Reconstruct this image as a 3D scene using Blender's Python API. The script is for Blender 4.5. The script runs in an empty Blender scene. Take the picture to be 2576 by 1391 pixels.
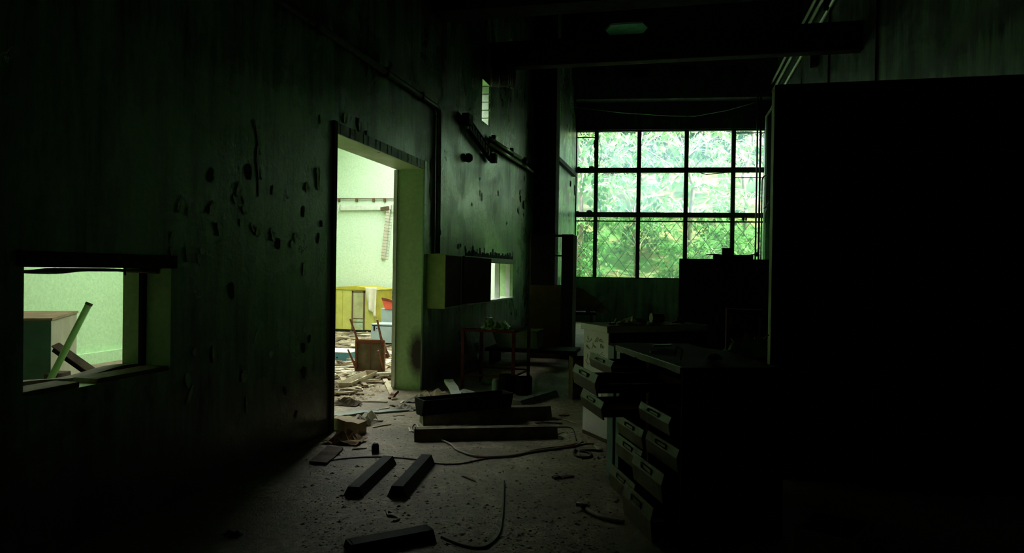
import bpy, math, random
from mathutils import Vector, Matrix
random.seed(7)
R = random.uniform
SC = bpy.context.scene
COL = SC.collection

# ------------------------------------------------------------------ camera
FPX, CX, CY, HC = 1800.0, 1288.0, 695.5, 1.4          # focal length in pixels of the 2576 wide frame, eye height
YAW, PITCH, ROLL = math.radians(13.134), math.radians(-0.4393), math.atan(0.015)
FWD = Vector((-math.sin(YAW)*math.cos(PITCH), math.cos(YAW)*math.cos(PITCH), math.sin(PITCH)))
_r = FWD.cross(Vector((0, 0, 1))).normalized(); _u = _r.cross(FWD)
RIGHT = _r*math.cos(ROLL)+_u*math.sin(ROLL); UP = -_r*math.sin(ROLL)+_u*math.cos(ROLL)
EYE = Vector((0, 0, HC))
cam_data = bpy.data.cameras.new('camera'); cam = bpy.data.objects.new('camera', cam_data); COL.objects.link(cam)
cam_data.sensor_width = 36; cam_data.sensor_fit = 'HORIZONTAL'; cam_data.lens = FPX/2576*36
cam_data.clip_start = 0.05; cam_data.clip_end = 300
cam.matrix_world = Matrix(((RIGHT.x, UP.x, -FWD.x, EYE.x), (RIGHT.y, UP.y, -FWD.y, EYE.y), (RIGHT.z, UP.z, -FWD.z, EYE.z), (0, 0, 0, 1)))
SC.camera = cam

# ------------------------------------------------------------------ world, sun, exposure
SKY = 10.5
world = bpy.data.worlds.new('sky'); SC.world = world; world.use_nodes = True
_bg = world.node_tree.nodes['Background']; _bg.inputs['Color'].default_value = (0.93, 0.97, 0.95, 1); _bg.inputs['Strength'].default_value = SKY
sun_d = bpy.data.lights.new('sun', 'SUN'); sun_d.energy = 36; sun_d.angle = 0.01; sun_d.color = (1, 0.97, 0.90)
sun = bpy.data.objects.new('sun', sun_d); COL.objects.link(sun)
SUN_TRAVEL = Vector((-0.86, 0.15, -0.49)).normalized()
sun.rotation_euler = SUN_TRAVEL.to_track_quat('-Z', 'Y').to_euler(); sun.location = (20, -8, 25)
SC.view_settings.view_transform = 'Standard'; SC.view_settings.look = 'None'
SC.view_settings.exposure = 0.25; SC.view_settings.gamma = 1.0; SC.view_settings.use_curve_mapping = False
SC.cycles.max_bounces = 9; SC.cycles.diffuse_bounces = 6; SC.cycles.adaptive_threshold = 0.03; SC.cycles.transparent_max_bounces = 12
SC.cycles.use_denoising = True; SC.cycles.caustics_reflective = False; SC.cycles.caustics_refractive = False
SC.cycles.sample_clamp_indirect = 6.0

# ------------------------------------------------------------------ sight lines used to survey positions on real planes
def ray(u, v): return FWD+RIGHT*((u-CX)/FPX)-UP*((v-CY)/FPX)
def fl(u, v, z=0.0): d = ray(u, v); return EYE+d*((z-HC)/d.z)
def onx(u, v, X): d = ray(u, v); return EYE+d*(X/d.x)
def ony(u, v, Y): d = ray(u, v); return EYE+d*(Y/d.y)

# ------------------------------------------------------------------ materials
MATS = {}
def ramp(nt, fac, stops):
    n = nt.nodes.new('ShaderNodeValToRGB'); e = n.color_ramp.elements
    while len(e) < len(stops): e.new(0.5)
    for i, (p, c) in enumerate(stops): e[i].position = p; e[i].color = (*c, 1) if len(c) == 3 else c
    nt.links.new(fac, n.inputs[0]); return n.outputs[0]
def noise(nt, vec, scale, detail=5, rough=0.6, stretch=None, dist=0.0):
    if stretch:
        m = nt.nodes.new('ShaderNodeMapping'); m.inputs['Scale'].default_value = stretch; nt.links.new(vec, m.inputs[0]); vec = m.outputs[0]
    n = nt.nodes.new('ShaderNodeTexNoise'); n.inputs['Scale'].default_value = scale; n.inputs['Detail'].default_value = detail
    n.inputs['Roughness'].default_value = rough; n.inputs['Distortion'].default_value = dist
    nt.links.new(vec, n.inputs['Vector']); return n.outputs['Fac']
def mathn(nt, op, a, b=None, clamp=False):
    n = nt.nodes.new('ShaderNodeMath'); n.operation = op; n.use_clamp = clamp
    for i, x in enumerate((a, b)):
        if x is None: continue
        if isinstance(x, (int, float)): n.inputs[i].default_value = x
        else: nt.links.new(x, n.inputs[i])
    return n.outputs[0]
def mixc(nt, fac, a, b):
    n = nt.nodes.new('ShaderNodeMix'); n.data_type = 'RGBA'
    if isinstance(fac, (int, float)): n.inputs[0].default_value = fac
    else: nt.links.new(fac, n.inputs[0])
    for i, x in ((6, a), (7, b)):
        if isinstance(x, tuple): n.inputs[i].default_value = (*x, 1)
        else: nt.links.new(x, n.inputs[i])
    return n.outputs[2]
def new_mat(name):
    m = bpy.data.materials.new(name); m.use_nodes = True; nt = m.node_tree
    bs = nt.nodes['Principled BSDF']; tc = nt.nodes.new('ShaderNodeTexCoord'); MATS[name] = m
    return m, nt, bs, tc.outputs['Object']
def bump(nt, bs, h, strength=0.3, dist=0.01):
    b = nt.nodes.new('ShaderNodeBump'); b.inputs['Strength'].default_value = strength; b.inputs['Distance'].default_value = dist
    nt.links.new(h, b.inputs['Height']); nt.links.new(b.outputs[0], bs.inputs['Normal'])
def simple(name, c1, c2=None, scale=9.0, rough=0.7, metal=0.0, bmp=0.25, stain=None, stain_at=0.62, stretch=None):
    """base colour broken by noise, optional worn patches of another colour, fine relief"""
    m, nt, bs, vec = new_mat(name)
    c2 = c2 or tuple(x*0.65 for x in c1)
    f = noise(nt, vec, scale, 6, 0.65, stretch)
    col = ramp(nt, f, [(0.35, c2), (0.65, c1)])
    if stain:
        g = noise(nt, vec, scale*0.45, 8, 0.7, None, 0.6)
        col = mixc(nt, ramp(nt, g, [(stain_at-0.05, (0, 0, 0)), (stain_at+0.04, (1, 1, 1))]), col, stain)
    nt.links.new(col, bs.inputs['Base Color'])
    bs.inputs['Roughness'].default_value = rough; bs.inputs['Metallic'].default_value = metal; bs.inputs['Specular IOR Level'].default_value = 0.5 if rough < 0.4 else 0.2 if rough < 0.65 else 0.06
    if bmp: bump(nt, bs, noise(nt, vec, scale*6, 4, 0.6), bmp, 0.004)
    return m
def wall_paint(name, paint, soot, dado=None, soot_amt=0.5, band=True, gloss=0.45, scorch=None):
    """old oil paint: vertical soot streaks, bands of grime and a narrow dark line at fixed heights, plaster lost in patches"""
    m, nt, bs, vec = new_mat(name)
    sep = nt.nodes.new('ShaderNodeSeparateXYZ'); nt.links.new(vec, sep.inputs[0]); z = sep.outputs[2]
    streak = noise(nt, vec, 5.0, 7, 0.65, (1, 1, 0.12), 0.25)
    blot = noise(nt, vec, 1.1, 8, 0.65, None, 0.5)
    fine = noise(nt, vec, 26, 5, 0.7)
    col = ramp(nt, fine, [(0.3, tuple(c*0.75 for c in paint)), (0.7, paint)])
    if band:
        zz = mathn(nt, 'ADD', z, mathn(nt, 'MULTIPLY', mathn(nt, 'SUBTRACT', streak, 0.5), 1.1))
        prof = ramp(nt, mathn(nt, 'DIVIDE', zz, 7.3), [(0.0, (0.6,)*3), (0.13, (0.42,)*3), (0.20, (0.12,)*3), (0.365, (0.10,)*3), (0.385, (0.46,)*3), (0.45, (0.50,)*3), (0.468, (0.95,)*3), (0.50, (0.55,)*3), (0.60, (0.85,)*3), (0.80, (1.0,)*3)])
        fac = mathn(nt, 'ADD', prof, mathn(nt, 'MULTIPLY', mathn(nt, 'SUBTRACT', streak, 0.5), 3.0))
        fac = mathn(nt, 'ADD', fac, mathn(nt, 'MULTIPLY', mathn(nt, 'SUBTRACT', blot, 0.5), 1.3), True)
    else:
        fac = mathn(nt, 'ADD', mathn(nt, 'MULTIPLY', mathn(nt, 'SUBTRACT', streak, 0.5), 0.7), soot_amt-0.2, True)
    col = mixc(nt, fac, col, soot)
    lost = ramp(nt, noise(nt, vec, 2.3, 10, 0.72, None, 0.3), [(0.66, (0, 0, 0)), (0.68, (1, 1, 1))])
    col = mixc(nt, lost, col, (0.05, 0.04, 0.03))
    if dado:
        low = ramp(nt, mathn(nt, 'ADD', z, mathn(nt, 'MULTIPLY', mathn(nt, 'SUBTRACT', blot, 0.5), 1.2)), [(0.25, (1, 1, 1)), (0.75, (0, 0, 0))])
        col = mixc(nt, mathn(nt, 'MULTIPLY', low, 0.8), col, dado)
    if scorch:
        geo = nt.nodes.new('ShaderNodeVectorMath'); geo.operation = 'DISTANCE'
        mp = nt.nodes.new('ShaderNodeMapping'); mp.inputs['Scale'].default_value = (1, 1, 0.45); nt.links.new(vec, mp.inputs[0])
        nt.links.new(mp.outputs[0], geo.inputs[0]); geo.inputs[1].default_value = (scorch[0], scorch[1], scorch[2]*0.45)
        dd = mathn(nt, 'ADD', geo.outputs['Value'], mathn(nt, 'MULTIPLY', mathn(nt, 'SUBTRACT', fine, 0.5), 0.05))
        col = mixc(nt, ramp(nt, dd, [(0.07, (1, 1, 1)), (0.16, (0, 0, 0))]), col, (0.02, 0.012, 0.006))
    nt.links.new(col, bs.inputs['Base Color'])
    nt.links.new(ramp(nt, blot, [(0.35, (gloss*0.6,)*3), (0.65, (gloss*1.5,)*3)]), bs.inputs['Roughness'])
    h = mathn(nt, 'SUBTRACT', mathn(nt, 'MULTIPLY', fine, 0.4), mathn(nt, 'MULTIPLY', lost, 0.9))
    bump(nt, bs, h, 0.55, 0.012)
    return m

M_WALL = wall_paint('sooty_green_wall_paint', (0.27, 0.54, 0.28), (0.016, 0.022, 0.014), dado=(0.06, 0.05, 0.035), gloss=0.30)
M_SIDE = wall_paint('pale_green_wall_paint', (0.70, 0.79, 0.64), (0.58, 0.68, 0.52), band=False, soot_amt=0.3, gloss=0.6)
M_SIDE2 = wall_paint('bounce_green_wall_paint', (0.50, 0.74, 0.42), (0.40, 0.62, 0.32), band=False, soot_amt=0.3, gloss=0.6)  # same wall paint with its greener bounced light put into the colour
M_JAMB = wall_paint('green_jamb_paint', (0.46, 0.68, 0.34), (0.28, 0.42, 0.18), band=False, soot_amt=0.35, gloss=0.6, scorch=(-2.93, 7.83, 0.42))
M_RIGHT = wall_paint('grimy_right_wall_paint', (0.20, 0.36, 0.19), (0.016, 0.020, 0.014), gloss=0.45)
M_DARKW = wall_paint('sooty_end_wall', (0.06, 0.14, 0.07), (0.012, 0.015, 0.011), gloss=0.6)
simple('sooty_concrete', (0.045, 0.05, 0.042), (0.02, 0.022, 0.02), 5, 0.85)
simple('green_ceiling', (0.16, 0.40, 0.22), (0.10, 0.26, 0.14), 3, 0.8)
simple('brown_beam_paint', (0.05, 0.03, 0.022), (0.025, 0.016, 0.012), 6, 0.7)
def floor_mat(name, a, b, c):
    m, nt, bs, vec = new_mat(name)
    f1 = noise(nt, vec, 1.6, 9, 0.65, None, 0.6); f2 = noise(nt, vec, 22, 6, 0.7); f3 = noise(nt, vec, 90, 3, 0.6)
    col = ramp(nt, f1, [(0.3, c), (0.5, b), (0.68, a)])
    col = mixc(nt, ramp(nt, f2, [(0.40, (0.75,)*3), (0.60, (0, 0, 0))]), col, tuple(x*0.45 for x in b))
    spots = ramp(nt, f3, [(0.68, (0, 0, 0)), (0.74, (1, 1, 1))])
    col = mixc(nt, spots, col, (0.42, 0.40, 0.34))
    nt.links.new(col, bs.inputs['Base Color']); bs.inputs['Roughness'].default_value = 0.75
    bump(nt, bs, mathn(nt, 'ADD', f2, mathn(nt, 'MULTIPLY', f3, 0.5)), 0.6, 0.012)
    return m
M_FLOOR = floor_mat('dirty_concrete_floor', (0.44, 0.37, 0.245), (0.245, 0.195, 0.115), (0.105, 0.082, 0.044))

def m(name, *a, **k): simple(name, *a, **k); return name
m('white_chipped_paint', (0.52, 0.50, 0.48), (0.40, 0.38, 0.36), 8, 0.5, stain=(0.16, 0.09, 0.05), stain_at=0.70)
m('pale_pink_paint', (0.80, 0.69, 0.74), (0.70, 0.60, 0.64), 6, 0.45, stain=(0.10, 0.06, 0.04), stain_at=0.72)
m('rust_red_metal', (0.14, 0.035, 0.024), (0.075, 0.02, 0.014), 12, 0.7, 0.0)
m('rusted_top', (0.05, 0.02, 0.014), (0.02, 0.009, 0.007), 14, 0.9, stain=(0.12, 0.085, 0.06), stain_at=0.70)
m('olive_drawer_paint', (0.15, 0.115, 0.07), (0.095, 0.07, 0.042), 14, 0.5, stain=(0.07, 0.03, 0.02), stain_at=0.66)
m('teal_paint', (0.16, 0.25, 0.23), (0.11, 0.18, 0.165), 10, 0.5, stain=(0.05, 0.03, 0.02), stain_at=0.7)
m('dark_steel', (0.02, 0.02, 0.018), (0.011, 0.011, 0.010), 8, 0.7, 0.0)
m('black_rubber', (0.009, 0.008, 0.007), None, 10, 0.7)
m('pipe_paint', (0.16, 0.25, 0.15), (0.08, 0.13, 0.08), 12, 0.45, stain=(0.04, 0.03, 0.02))
m('pale_pipe', (0.82, 0.84, 0.72), (0.66, 0.68, 0.56), 14, 0.15)
m('dark_pipe', (0.035, 0.03, 0.025), None, 12, 0.55)
m('grey_metal', (0.16, 0.18, 0.155), (0.09, 0.10, 0.085), 10, 0.5, 0.4, stain=(0.06, 0.04, 0.03))
m('old_wood', (0.20, 0.145, 0.085), (0.11, 0.075, 0.045), 7, 0.8, stretch=(1, 1, 6))
m('pale_wood', (0.50, 0.43, 0.30), (0.34, 0.28, 0.18), 7, 0.75, stretch=(6, 1, 1))
m('scrap_wood', (0.42, 0.35, 0.23), (0.24, 0.18, 0.11), 8, 0.8)
m('dark_scrap', (0.12, 0.085, 0.055), (0.06, 0.045, 0.03), 8, 0.8)
m('paper', (0.58, 0.54, 0.44), (0.45, 0.40, 0.31), 6, 0.9)
m('cardboard', (0.30, 0.22, 0.13), (0.20, 0.14, 0.08), 6, 0.9)
m('chair_wood', (0.22, 0.075, 0.035), (0.11, 0.035, 0.018), 8, 0.45, stretch=(1, 1, 5))
m('seat_underside', (0.17, 0.13, 0.075), (0.11, 0.08, 0.045), 8, 0.9)
m('yellow_paint', (0.58, 0.54, 0.14), (0.48, 0.44, 0.11), 5, 0.45, stain=(0.45, 0.38, 0.12), stain_at=0.66)
m('yellow_side_paint', (0.52, 0.43, 0.05), (0.40, 0.32, 0.04), 5, 0.5)
m('old_door_panel', (0.44, 0.43, 0.22), (0.33, 0.31, 0.15), 6, 0.7, stain=(0.40, 0.56, 0.42), stain_at=0.60)
m('brown_trim', (0.16, 0.10, 0.055), (0.09, 0.06, 0.035), 8, 0.7)
m('blue_grey_paint', (0.36, 0.43, 0.42), (0.30, 0.36, 0.35), 5, 0.5)
m('blue_paint', (0.10, 0.26, 0.32), (0.08, 0.20, 0.25), 6, 0.5)
m('white_top', (0.66, 0.68, 0.62), (0.55, 0.57, 0.50), 6, 0.6)
m('red_paint', (0.72, 0.12, 0.06), (0.60, 0.09, 0.05), 5, 0.5)
m('cloth_cream', (0.70, 0.64, 0.50), (0.60, 0.54, 0.40), 8, 0.95)
m('lamp_white', (0.66, 0.66, 0.60), (0.52, 0.52, 0.46), 10, 0.5, stain=(0.22, 0.16, 0.10), stain_at=0.7)
m('pinkish_grille', (0.62, 0.55, 0.46), (0.50, 0.44, 0.36), 10, 0.5)
m('white_brick', (0.55, 0.60, 0.52), (0.42, 0.47, 0.40), 14, 0.8, bmp=0.5)
m('mortar', (0.20, 0.22, 0.18), None, 20, 0.9)
m('green_post', (0.26, 0.48, 0.16), (0.20, 0.38, 0.12), 8, 0.45)
m('frame_dark', (0.03, 0.045, 0.032), (0.018, 0.025, 0.02), 10, 0.7)
m('dull_wood_sill', (0.30, 0.265, 0.21), (0.19, 0.165, 0.125), 10, 0.85, stretch=(3, 1, 1))
m('ochre_panel', (0.10, 0.055, 0.014), (0.06, 0.03, 0.009), 5, 0.6)
m('jar_yellow', (0.32, 0.23, 0.06), (0.22, 0.15, 0.04), 8, 0.4)
m('cable_pale', (0.42, 0.36, 0.27), None, 9, 0.6)
m('cable_red', (0.20, 0.07, 0.045), None, 9, 0.6)
m('cable_dark', (0.025, 0.02, 0.017), None, 9, 0.6)
m('tub_enamel', (0.34, 0.44, 0.24), (0.24, 0.32, 0.17), 6, 0.4)
m('wall_box_paint', (0.40, 0.56, 0.20), (0.30, 0.44, 0.15), 6, 0.5)
m('wall_box_door', (0.09, 0.022, 0.016), (0.055, 0.014, 0.010), 5, 0.7)
m('edge_paint', (0.34, 0.40, 0.22), (0.25, 0.30, 0.16), 12, 0.6)
m('partition_board', (0.05, 0.045, 0.038), (0.034, 0.030, 0.026), 4, 0.85)
m('glass_scrap', (0.20, 0.34, 0.16), None, 10, 0.2)
m('blue_scrap', (0.05, 0.08, 0.40), None, 10, 0.5)
m('flake_paint', (0.34, 0.52, 0.33), (0.16, 0.28, 0.16), 14, 0.6)
m('bark', (0.16, 0.12, 0.09), (0.08, 0.06, 0.045), 10, 0.9)
m('pale_twig', (0.55, 0.50, 0.42), None, 10, 0.8)
m('hill_soil', (0.30, 0.22, 0.12), (0.10, 0.10, 0.05), 1.2, 0.95, stain=(0.06, 0.12, 0.04), stain_at=0.5)
m('beige_side', (0.34, 0.33, 0.22), (0.27, 0.26, 0.17), 4, 0.6)
m('shaded_teal_front', (0.07, 0.15, 0.10), (0.05, 0.11, 0.075), 5, 0.5)
m('olive_scrap', (0.24, 0.21, 0.14), (0.08, 0.07, 0.05), 7, 0.7)
m('grit', (0.34, 0.31, 0.26), (0.16, 0.14, 0.11), 12, 0.85)
m('dark_grit', (0.12, 0.095, 0.065), (0.06, 0.048, 0.033), 12, 0.85)

def leaf_mat(name, c, tr, scale=0.8):
    mt, nt, bs, vec = new_mat(name)
    out = nt.nodes['Material Output']
    f = noise(nt, vec, scale, 3, 0.6)
    col = ramp(nt, f, [(0.3, tuple(x*0.6 for x in c)), (0.7, c)])
    colt = ramp(nt, f, [(0.3, tuple(x*0.6 for x in tr)), (0.7, tr)])
    d = nt.nodes.new('ShaderNodeBsdfDiffuse'); t = nt.nodes.new('ShaderNodeBsdfTranslucent'); mx = nt.nodes.new('ShaderNodeMixShader'); mx.inputs[0].default_value = 0.4
    nt.links.new(col, d.inputs[0]); nt.links.new(colt, t.inputs[0]); nt.links.new(d.outputs[0], mx.inputs[1]); nt.links.new(t.outputs[0], mx.inputs[2])
    nt.links.new(mx.outputs[0], out.inputs['Surface'])
    return mt
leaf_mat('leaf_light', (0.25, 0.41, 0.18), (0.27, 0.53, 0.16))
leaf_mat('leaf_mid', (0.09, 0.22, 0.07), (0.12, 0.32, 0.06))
leaf_mat('leaf_deep', (0.025, 0.075, 0.035), (0.03, 0.11, 0.03))  # back foliage: the shade behind the bright trees is put into this colour
def pane_mat(name, dust, clear, tint):
    """glass with a film of dust that lets the view through and scatters daylight"""
    mt, nt, bs, vec = new_mat(name)
    out = nt.nodes['Material Output']; nt.nodes.remove(bs)
    f = noise(nt, vec, 1.3, 6, 0.6, (1, 1, 0.5), 0.3); g = noise(nt, vec, 14, 5, 0.6, (1, 1, 0.15))
    fac = mathn(nt, 'ADD', mathn(nt, 'MULTIPLY', mathn(nt, 'SUBTRACT', f, 0.5), dust*2.2), mathn(nt, 'ADD', mathn(nt, 'MULTIPLY', mathn(nt, 'SUBTRACT', g, 0.5), dust*1.0), dust), True)
    tp = nt.nodes.new('ShaderNodeBsdfTransparent'); tp.inputs[0].default_value = (*clear, 1)
    tl = nt.nodes.new('ShaderNodeBsdfTranslucent'); tl.inputs[0].default_value = (*tint, 1)
    gl = nt.nodes.new('ShaderNodeBsdfGlossy'); gl.inputs['Roughness'].default_value = 0.08
    mx = nt.nodes.new('ShaderNodeMixShader'); nt.links.new(fac, mx.inputs[0]); nt.links.new(tp.outputs[0], mx.inputs[1]); nt.links.new(tl.outputs[0], mx.inputs[2])
    m2 = nt.nodes.new('ShaderNodeMixShader'); m2.inputs[0].default_value = 0.04; nt.links.new(mx.outputs[0], m2.inputs[1]); nt.links.new(gl.outputs[0], m2.inputs[2])
    nt.links.new(m2.outputs[0], out.inputs['Surface'])
pane_mat('dusty_glass', 0.07, (0.86, 0.94, 0.94), (0.52, 0.78, 0.98))
pane_mat('clearer_glass', 0.04, (0.62, 0.76, 0.64), (0.55, 0.85, 0.62))

# ------------------------------------------------------------------ mesh helpers
def rotz(a): return Matrix.Rotation(a, 3, 'Z')
def basis(x, y, z): return Matrix((x, y, z)).transposed()
class MB:
    def __init__(s): s.v = []; s.f = []; s.mi = []
    def add(s, vs, fs, mi=0):
        o = len(s.v); s.v += [Vector(p) for p in vs]; s.f += [tuple(i+o for i in f) for f in fs]; s.mi += [mi]*len(fs); return s
    def box(s, c, size, rot=None, mi=0, taper=1.0):
        hx, hy, hz = (x/2 for x in size); vs = []
        for zz in (-1, 1):
            k = taper if zz > 0 else 1
            for (xx, yy) in ((-1, -1), (1, -1), (1, 1), (-1, 1)):
                p = Vector((xx*hx*k, yy*hy*k, zz*hz)); vs.append(Vector(c)+(rot@p if rot else p))
        return s.add(vs, [(3, 2, 1, 0), (4, 5, 6, 7), (0, 1, 5, 4), (1, 2, 6, 5), (2, 3, 7, 6), (3, 0, 4, 7)], mi)
    def span(s, a, b, mi=0):
        a, b = Vector(a), Vector(b); return s.box((a+b)/2, (abs(b.x-a.x), abs(b.y-a.y), abs(b.z-a.z)), None, mi)
    def bar(s, a, b, w, h, up=(0, 0, 1), mi=0):
        a, b = Vector(a), Vector(b); d = (b-a); L = d.length; x = d.normalized(); y = Vector(up).cross(x)
        if y.length < 1e-4: y = Vector((0, 1, 0)).cross(x)
        y.normalize(); z = x.cross(y)
        return s.box((a+b)/2, (L, w, h), basis(x, y, z), mi)
    def prism(s, poly, z0, z1, fn=None, mi=0):
        n = len(poly); fn = fn or (lambda x, y, z: (x, y, z))
        vs = [fn(x, y, z0) for x, y in poly]+[fn(x, y, z1) for x, y in poly]
        fs = [tuple(range(n-1, -1, -1)), tuple(range(n, 2*n))]+[(i, (i+1) % n, n+(i+1) % n, n+i) for i in range(n)]
        return s.add(vs, fs, mi)
    def tube(s, pts, r, n=8, cap=True, mi=0, r2=None):
        pts = [Vector(p) for p in pts]; rings = []; ref = Vector((0, 0, 1)); o = len(s.v); N = len(pts)
        for i, p in enumerate(pts):
            t = (pts[min(i+1, N-1)]-pts[max(i-1, 0)]).normalized()
            a = ref-t*ref.dot(t)
            if a.length < 1e-3: a = Vector((1, 0, 0))-t*t.x
            a.normalize(); b = t.cross(a); ref = a
            rr = r if r2 is None else r+(r2-r)*i/max(1, N-1)
            s.v += [p+(a*math.cos(k*2*math.pi/n)+b*math.sin(k*2*math.pi/n))*rr for k in range(n)]
        fs = []
        for i in range(N-1):
            for k in range(n):
                k2 = (k+1) % n; fs.append((o+i*n+k, o+i*n+k2, o+(i+1)*n+k2, o+(i+1)*n+k))
        if cap: fs += [tuple(o+k for k in range(n-1, -1, -1)), tuple(o+(N-1)*n+k for k in range(n))]
        s.f += fs; s.mi += [mi]*len(fs); return s
    def lathe(s, prof, c, axis=(0, 0, 1), n=20, mi=0):
        """prof: (radius, height) pairs turned round axis through c"""
        z = Vector(axis).normalized(); x = z.orthogonal().normalized(); y = z.cross(x); o = len(s.v); N = len(prof)
        for r, h in prof:
            s.v += [Vector(c)+z*h+(x*math.cos(k*2*math.pi/n)+y*math.sin(k*2*math.pi/n))*r for k in range(n)]
        fs = [(o+i*n+k, o+i*n+(k+1) % n, o+(i+1)*n+(k+1) % n, o+(i+1)*n+k) for i in range(N-1) for k in range(n)]
        s.f += fs; s.mi += [mi]*len(fs); return s
    def sheet(s, fn, nu, nv, mi=0, thick=None):
        o = len(s.v)
        vs = [Vector(fn(i/nu, j/nv)) for j in range(nv+1) for i in range(nu+1)]
        fs = [(j*(nu+1)+i, j*(nu+1)+i+1, (j+1)*(nu+1)+i+1, (j+1)*(nu+1)+i) for j in range(nv) for i in range(nu)]
        return s.add(vs, fs, mi)
    def build(s, name, mats, parent=None, smooth=False, bevel=0.0, solid=0.0, world=False):
        vs = s.v
        if world and parent is not None:
            root = parent
            while root.parent: root = root.parent
            inv = (Matrix.Translation(root.location) @ Matrix.Rotation(root.rotation_euler.z, 4, 'Z')).inverted()
            vs = [inv @ p for p in vs]
        me = bpy.data.meshes.new(name); me.from_pydata([tuple(p) for p in vs], [], s.f)
        for k in ([mats] if isinstance(mats, str) else mats): me.materials.append(MATS[k])
        me.polygons.foreach_set('material_index', s.mi)
        if smooth: me.polygons.foreach_set('use_smooth', [True]*len(s.f))
        me.update(); ob = bpy.data.objects.new(name, me); COL.objects.link(ob)
        if parent is not None: ob.parent = parent
        if solid:
            md = ob.modifiers.new('thickness', 'SOLIDIFY'); md.thickness = solid; md.offset = 0
        if bevel:
            md = ob.modifiers.new('soft_edges', 'BEVEL'); md.width = bevel; md.segments = 2; md.limit_method = 'ANGLE'
        return ob
def tag(o, label, cat, group=None):
    o['label'] = label; o['category'] = cat
    if group: o['group'] = group
    return o
def thing(name, label, cat, loc=(0, 0, 0), rz=0.0, group=None):
    o = bpy.data.objects.new(name, None); COL.objects.link(o); o.empty_display_size = 0.1
    o.location = loc; o.rotation_euler = (0, 0, rz); return tag(o, label, cat, group)
def struct(o): o['kind'] = 'structure'; return o
def centre(ob):
    """put the origin of a single mesh thing at the bottom centre of its box"""
    vs = ob.data.vertices; lo = [min(v.co[i] for v in vs) for i in range(3)]; hi = [max(v.co[i] for v in vs) for i in range(3)]
    c = Vector(((lo[0]+hi[0])/2, (lo[1]+hi[1])/2, lo[2])); ob.data.transform(Matrix.Translation(-c)); ob.location = c; return ob

# ------------------------------------------------------------------ the shell
XL, XLB, XR, YE, ZC = -2.89, -3.22, 2.42, 20.1, 7.8       # left wall faces, right wall, end wall start, main ceiling
SX, SYE, SZ = -8.06, 15.7, 5.2                              # side room: far wall, end wall, ceiling
ED = Vector((0.9946, 0.1038, 0)); EN = Vector((-0.1038, 0.9946, 0)); E0 = Vector((XL, YE, 0))
def endp(s, n, z): return E0+ED*s+EN*n+Vector((0, 0, z))
ER = basis(ED, EN, Vector((0, 0, 1)))
def endbox(b, s0, s1, n0, n1, z0, z1, mi=0): return b.box(endp((s0+s1)/2, (n0+n1)/2, (z0+z1)/2), (s1-s0, n1-n0, z1-z0), ER, mi)

struct(MB().span((SX-0.3, -3.2, -0.2), (XR+0.3, 21.2, 0)).build('floor', 'dirty_concrete_floor'))
struct(MB().span((XLB-0.1, -3.3, ZC), (XR+0.4, 21.2, ZC+0.6)).build('ceiling', 'green_ceiling'))
# left wall: grid of solid and void cells
holes = [(2.655, 3.62, 0.79, 1.385), (5.64, 7.83, 0.0, 2.56), (9.55, 12.45, 0.915, 1.56), (10.26, 10.72, 3.63, 4.25)]
ys = sorted({-3.2, 20.6} | {h[0] for h in holes} | {h[1] for h in holes}); zs = sorted({0.0, ZC} | {h[2] for h in holes} | {h[3] for h in holes})
def void(y, z): return any(h[0] < y < h[1] and h[2] < z < h[3] for h in holes)
wl = MB(); grid = {}
for i in range(len(ys)-1):
    for j in range(len(zs)-1): grid[i, j] = not void((ys[i]+ys[i+1])/2, (zs[j]+zs[j+1])/2)
for (i, j), solid in grid.items():
    y0, y1, z0, z1 = ys[i], ys[i+1], zs[j], zs[j+1]
    if solid:
        wl.add([(XL, y0, z0), (XL, y1, z0), (XL, y1, z1), (XL, y0, z1)], [(0, 1, 2, 3)], 0)
        wl.add([(XLB, y0, z0), (XLB, y1, z0), (XLB, y1, z1), (XLB, y0, z1)], [(3, 2, 1, 0)], 2)
        for (di, dj, q) in ((-1, 0, [(XL, y0, z0), (XL, y0, z1), (XLB, y0, z1), (XLB, y0, z0)]), (1, 0, [(XL, y1, z0), (XLB, y1, z0), (XLB, y1, z1), (XL, y1, z1)]),
                            (0, -1, [(XL, y0, z0), (XLB, y0, z0), (XLB, y1, z0), (XL, y1, z0)]), (0, 1, [(XL, y0, z1), (XL, y1, z1), (XLB, y1, z1), (XLB, y0, z1)])):
            if not grid.get((i+di, j+dj), False): wl.add(q, [(0, 1, 2, 3)], 1)
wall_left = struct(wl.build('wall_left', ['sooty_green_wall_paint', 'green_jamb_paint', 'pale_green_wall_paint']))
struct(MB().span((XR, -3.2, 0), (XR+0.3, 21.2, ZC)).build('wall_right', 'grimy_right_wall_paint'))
struct(MB().span((SX-0.3, -3.4, 0), (XR+0.3, -3.2, ZC)).build('wall_back', 'sooty_concrete'))
we = MB(); endbox(we, -0.25, 5.75, 0.0, 0.35, 0, 1.24); endbox(we, -0.25, 5.75, 0.0, 0.35, 5.40, ZC); endbox(we, 5.19, 5.75, 0.0, 0.35, 1.24, 5.40); endbox(we, -0.25, 0.005, 0.0, 0.35, 1.24, 5.40)
struct(we.build('wall_end', 'sooty_end_wall'))
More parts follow.
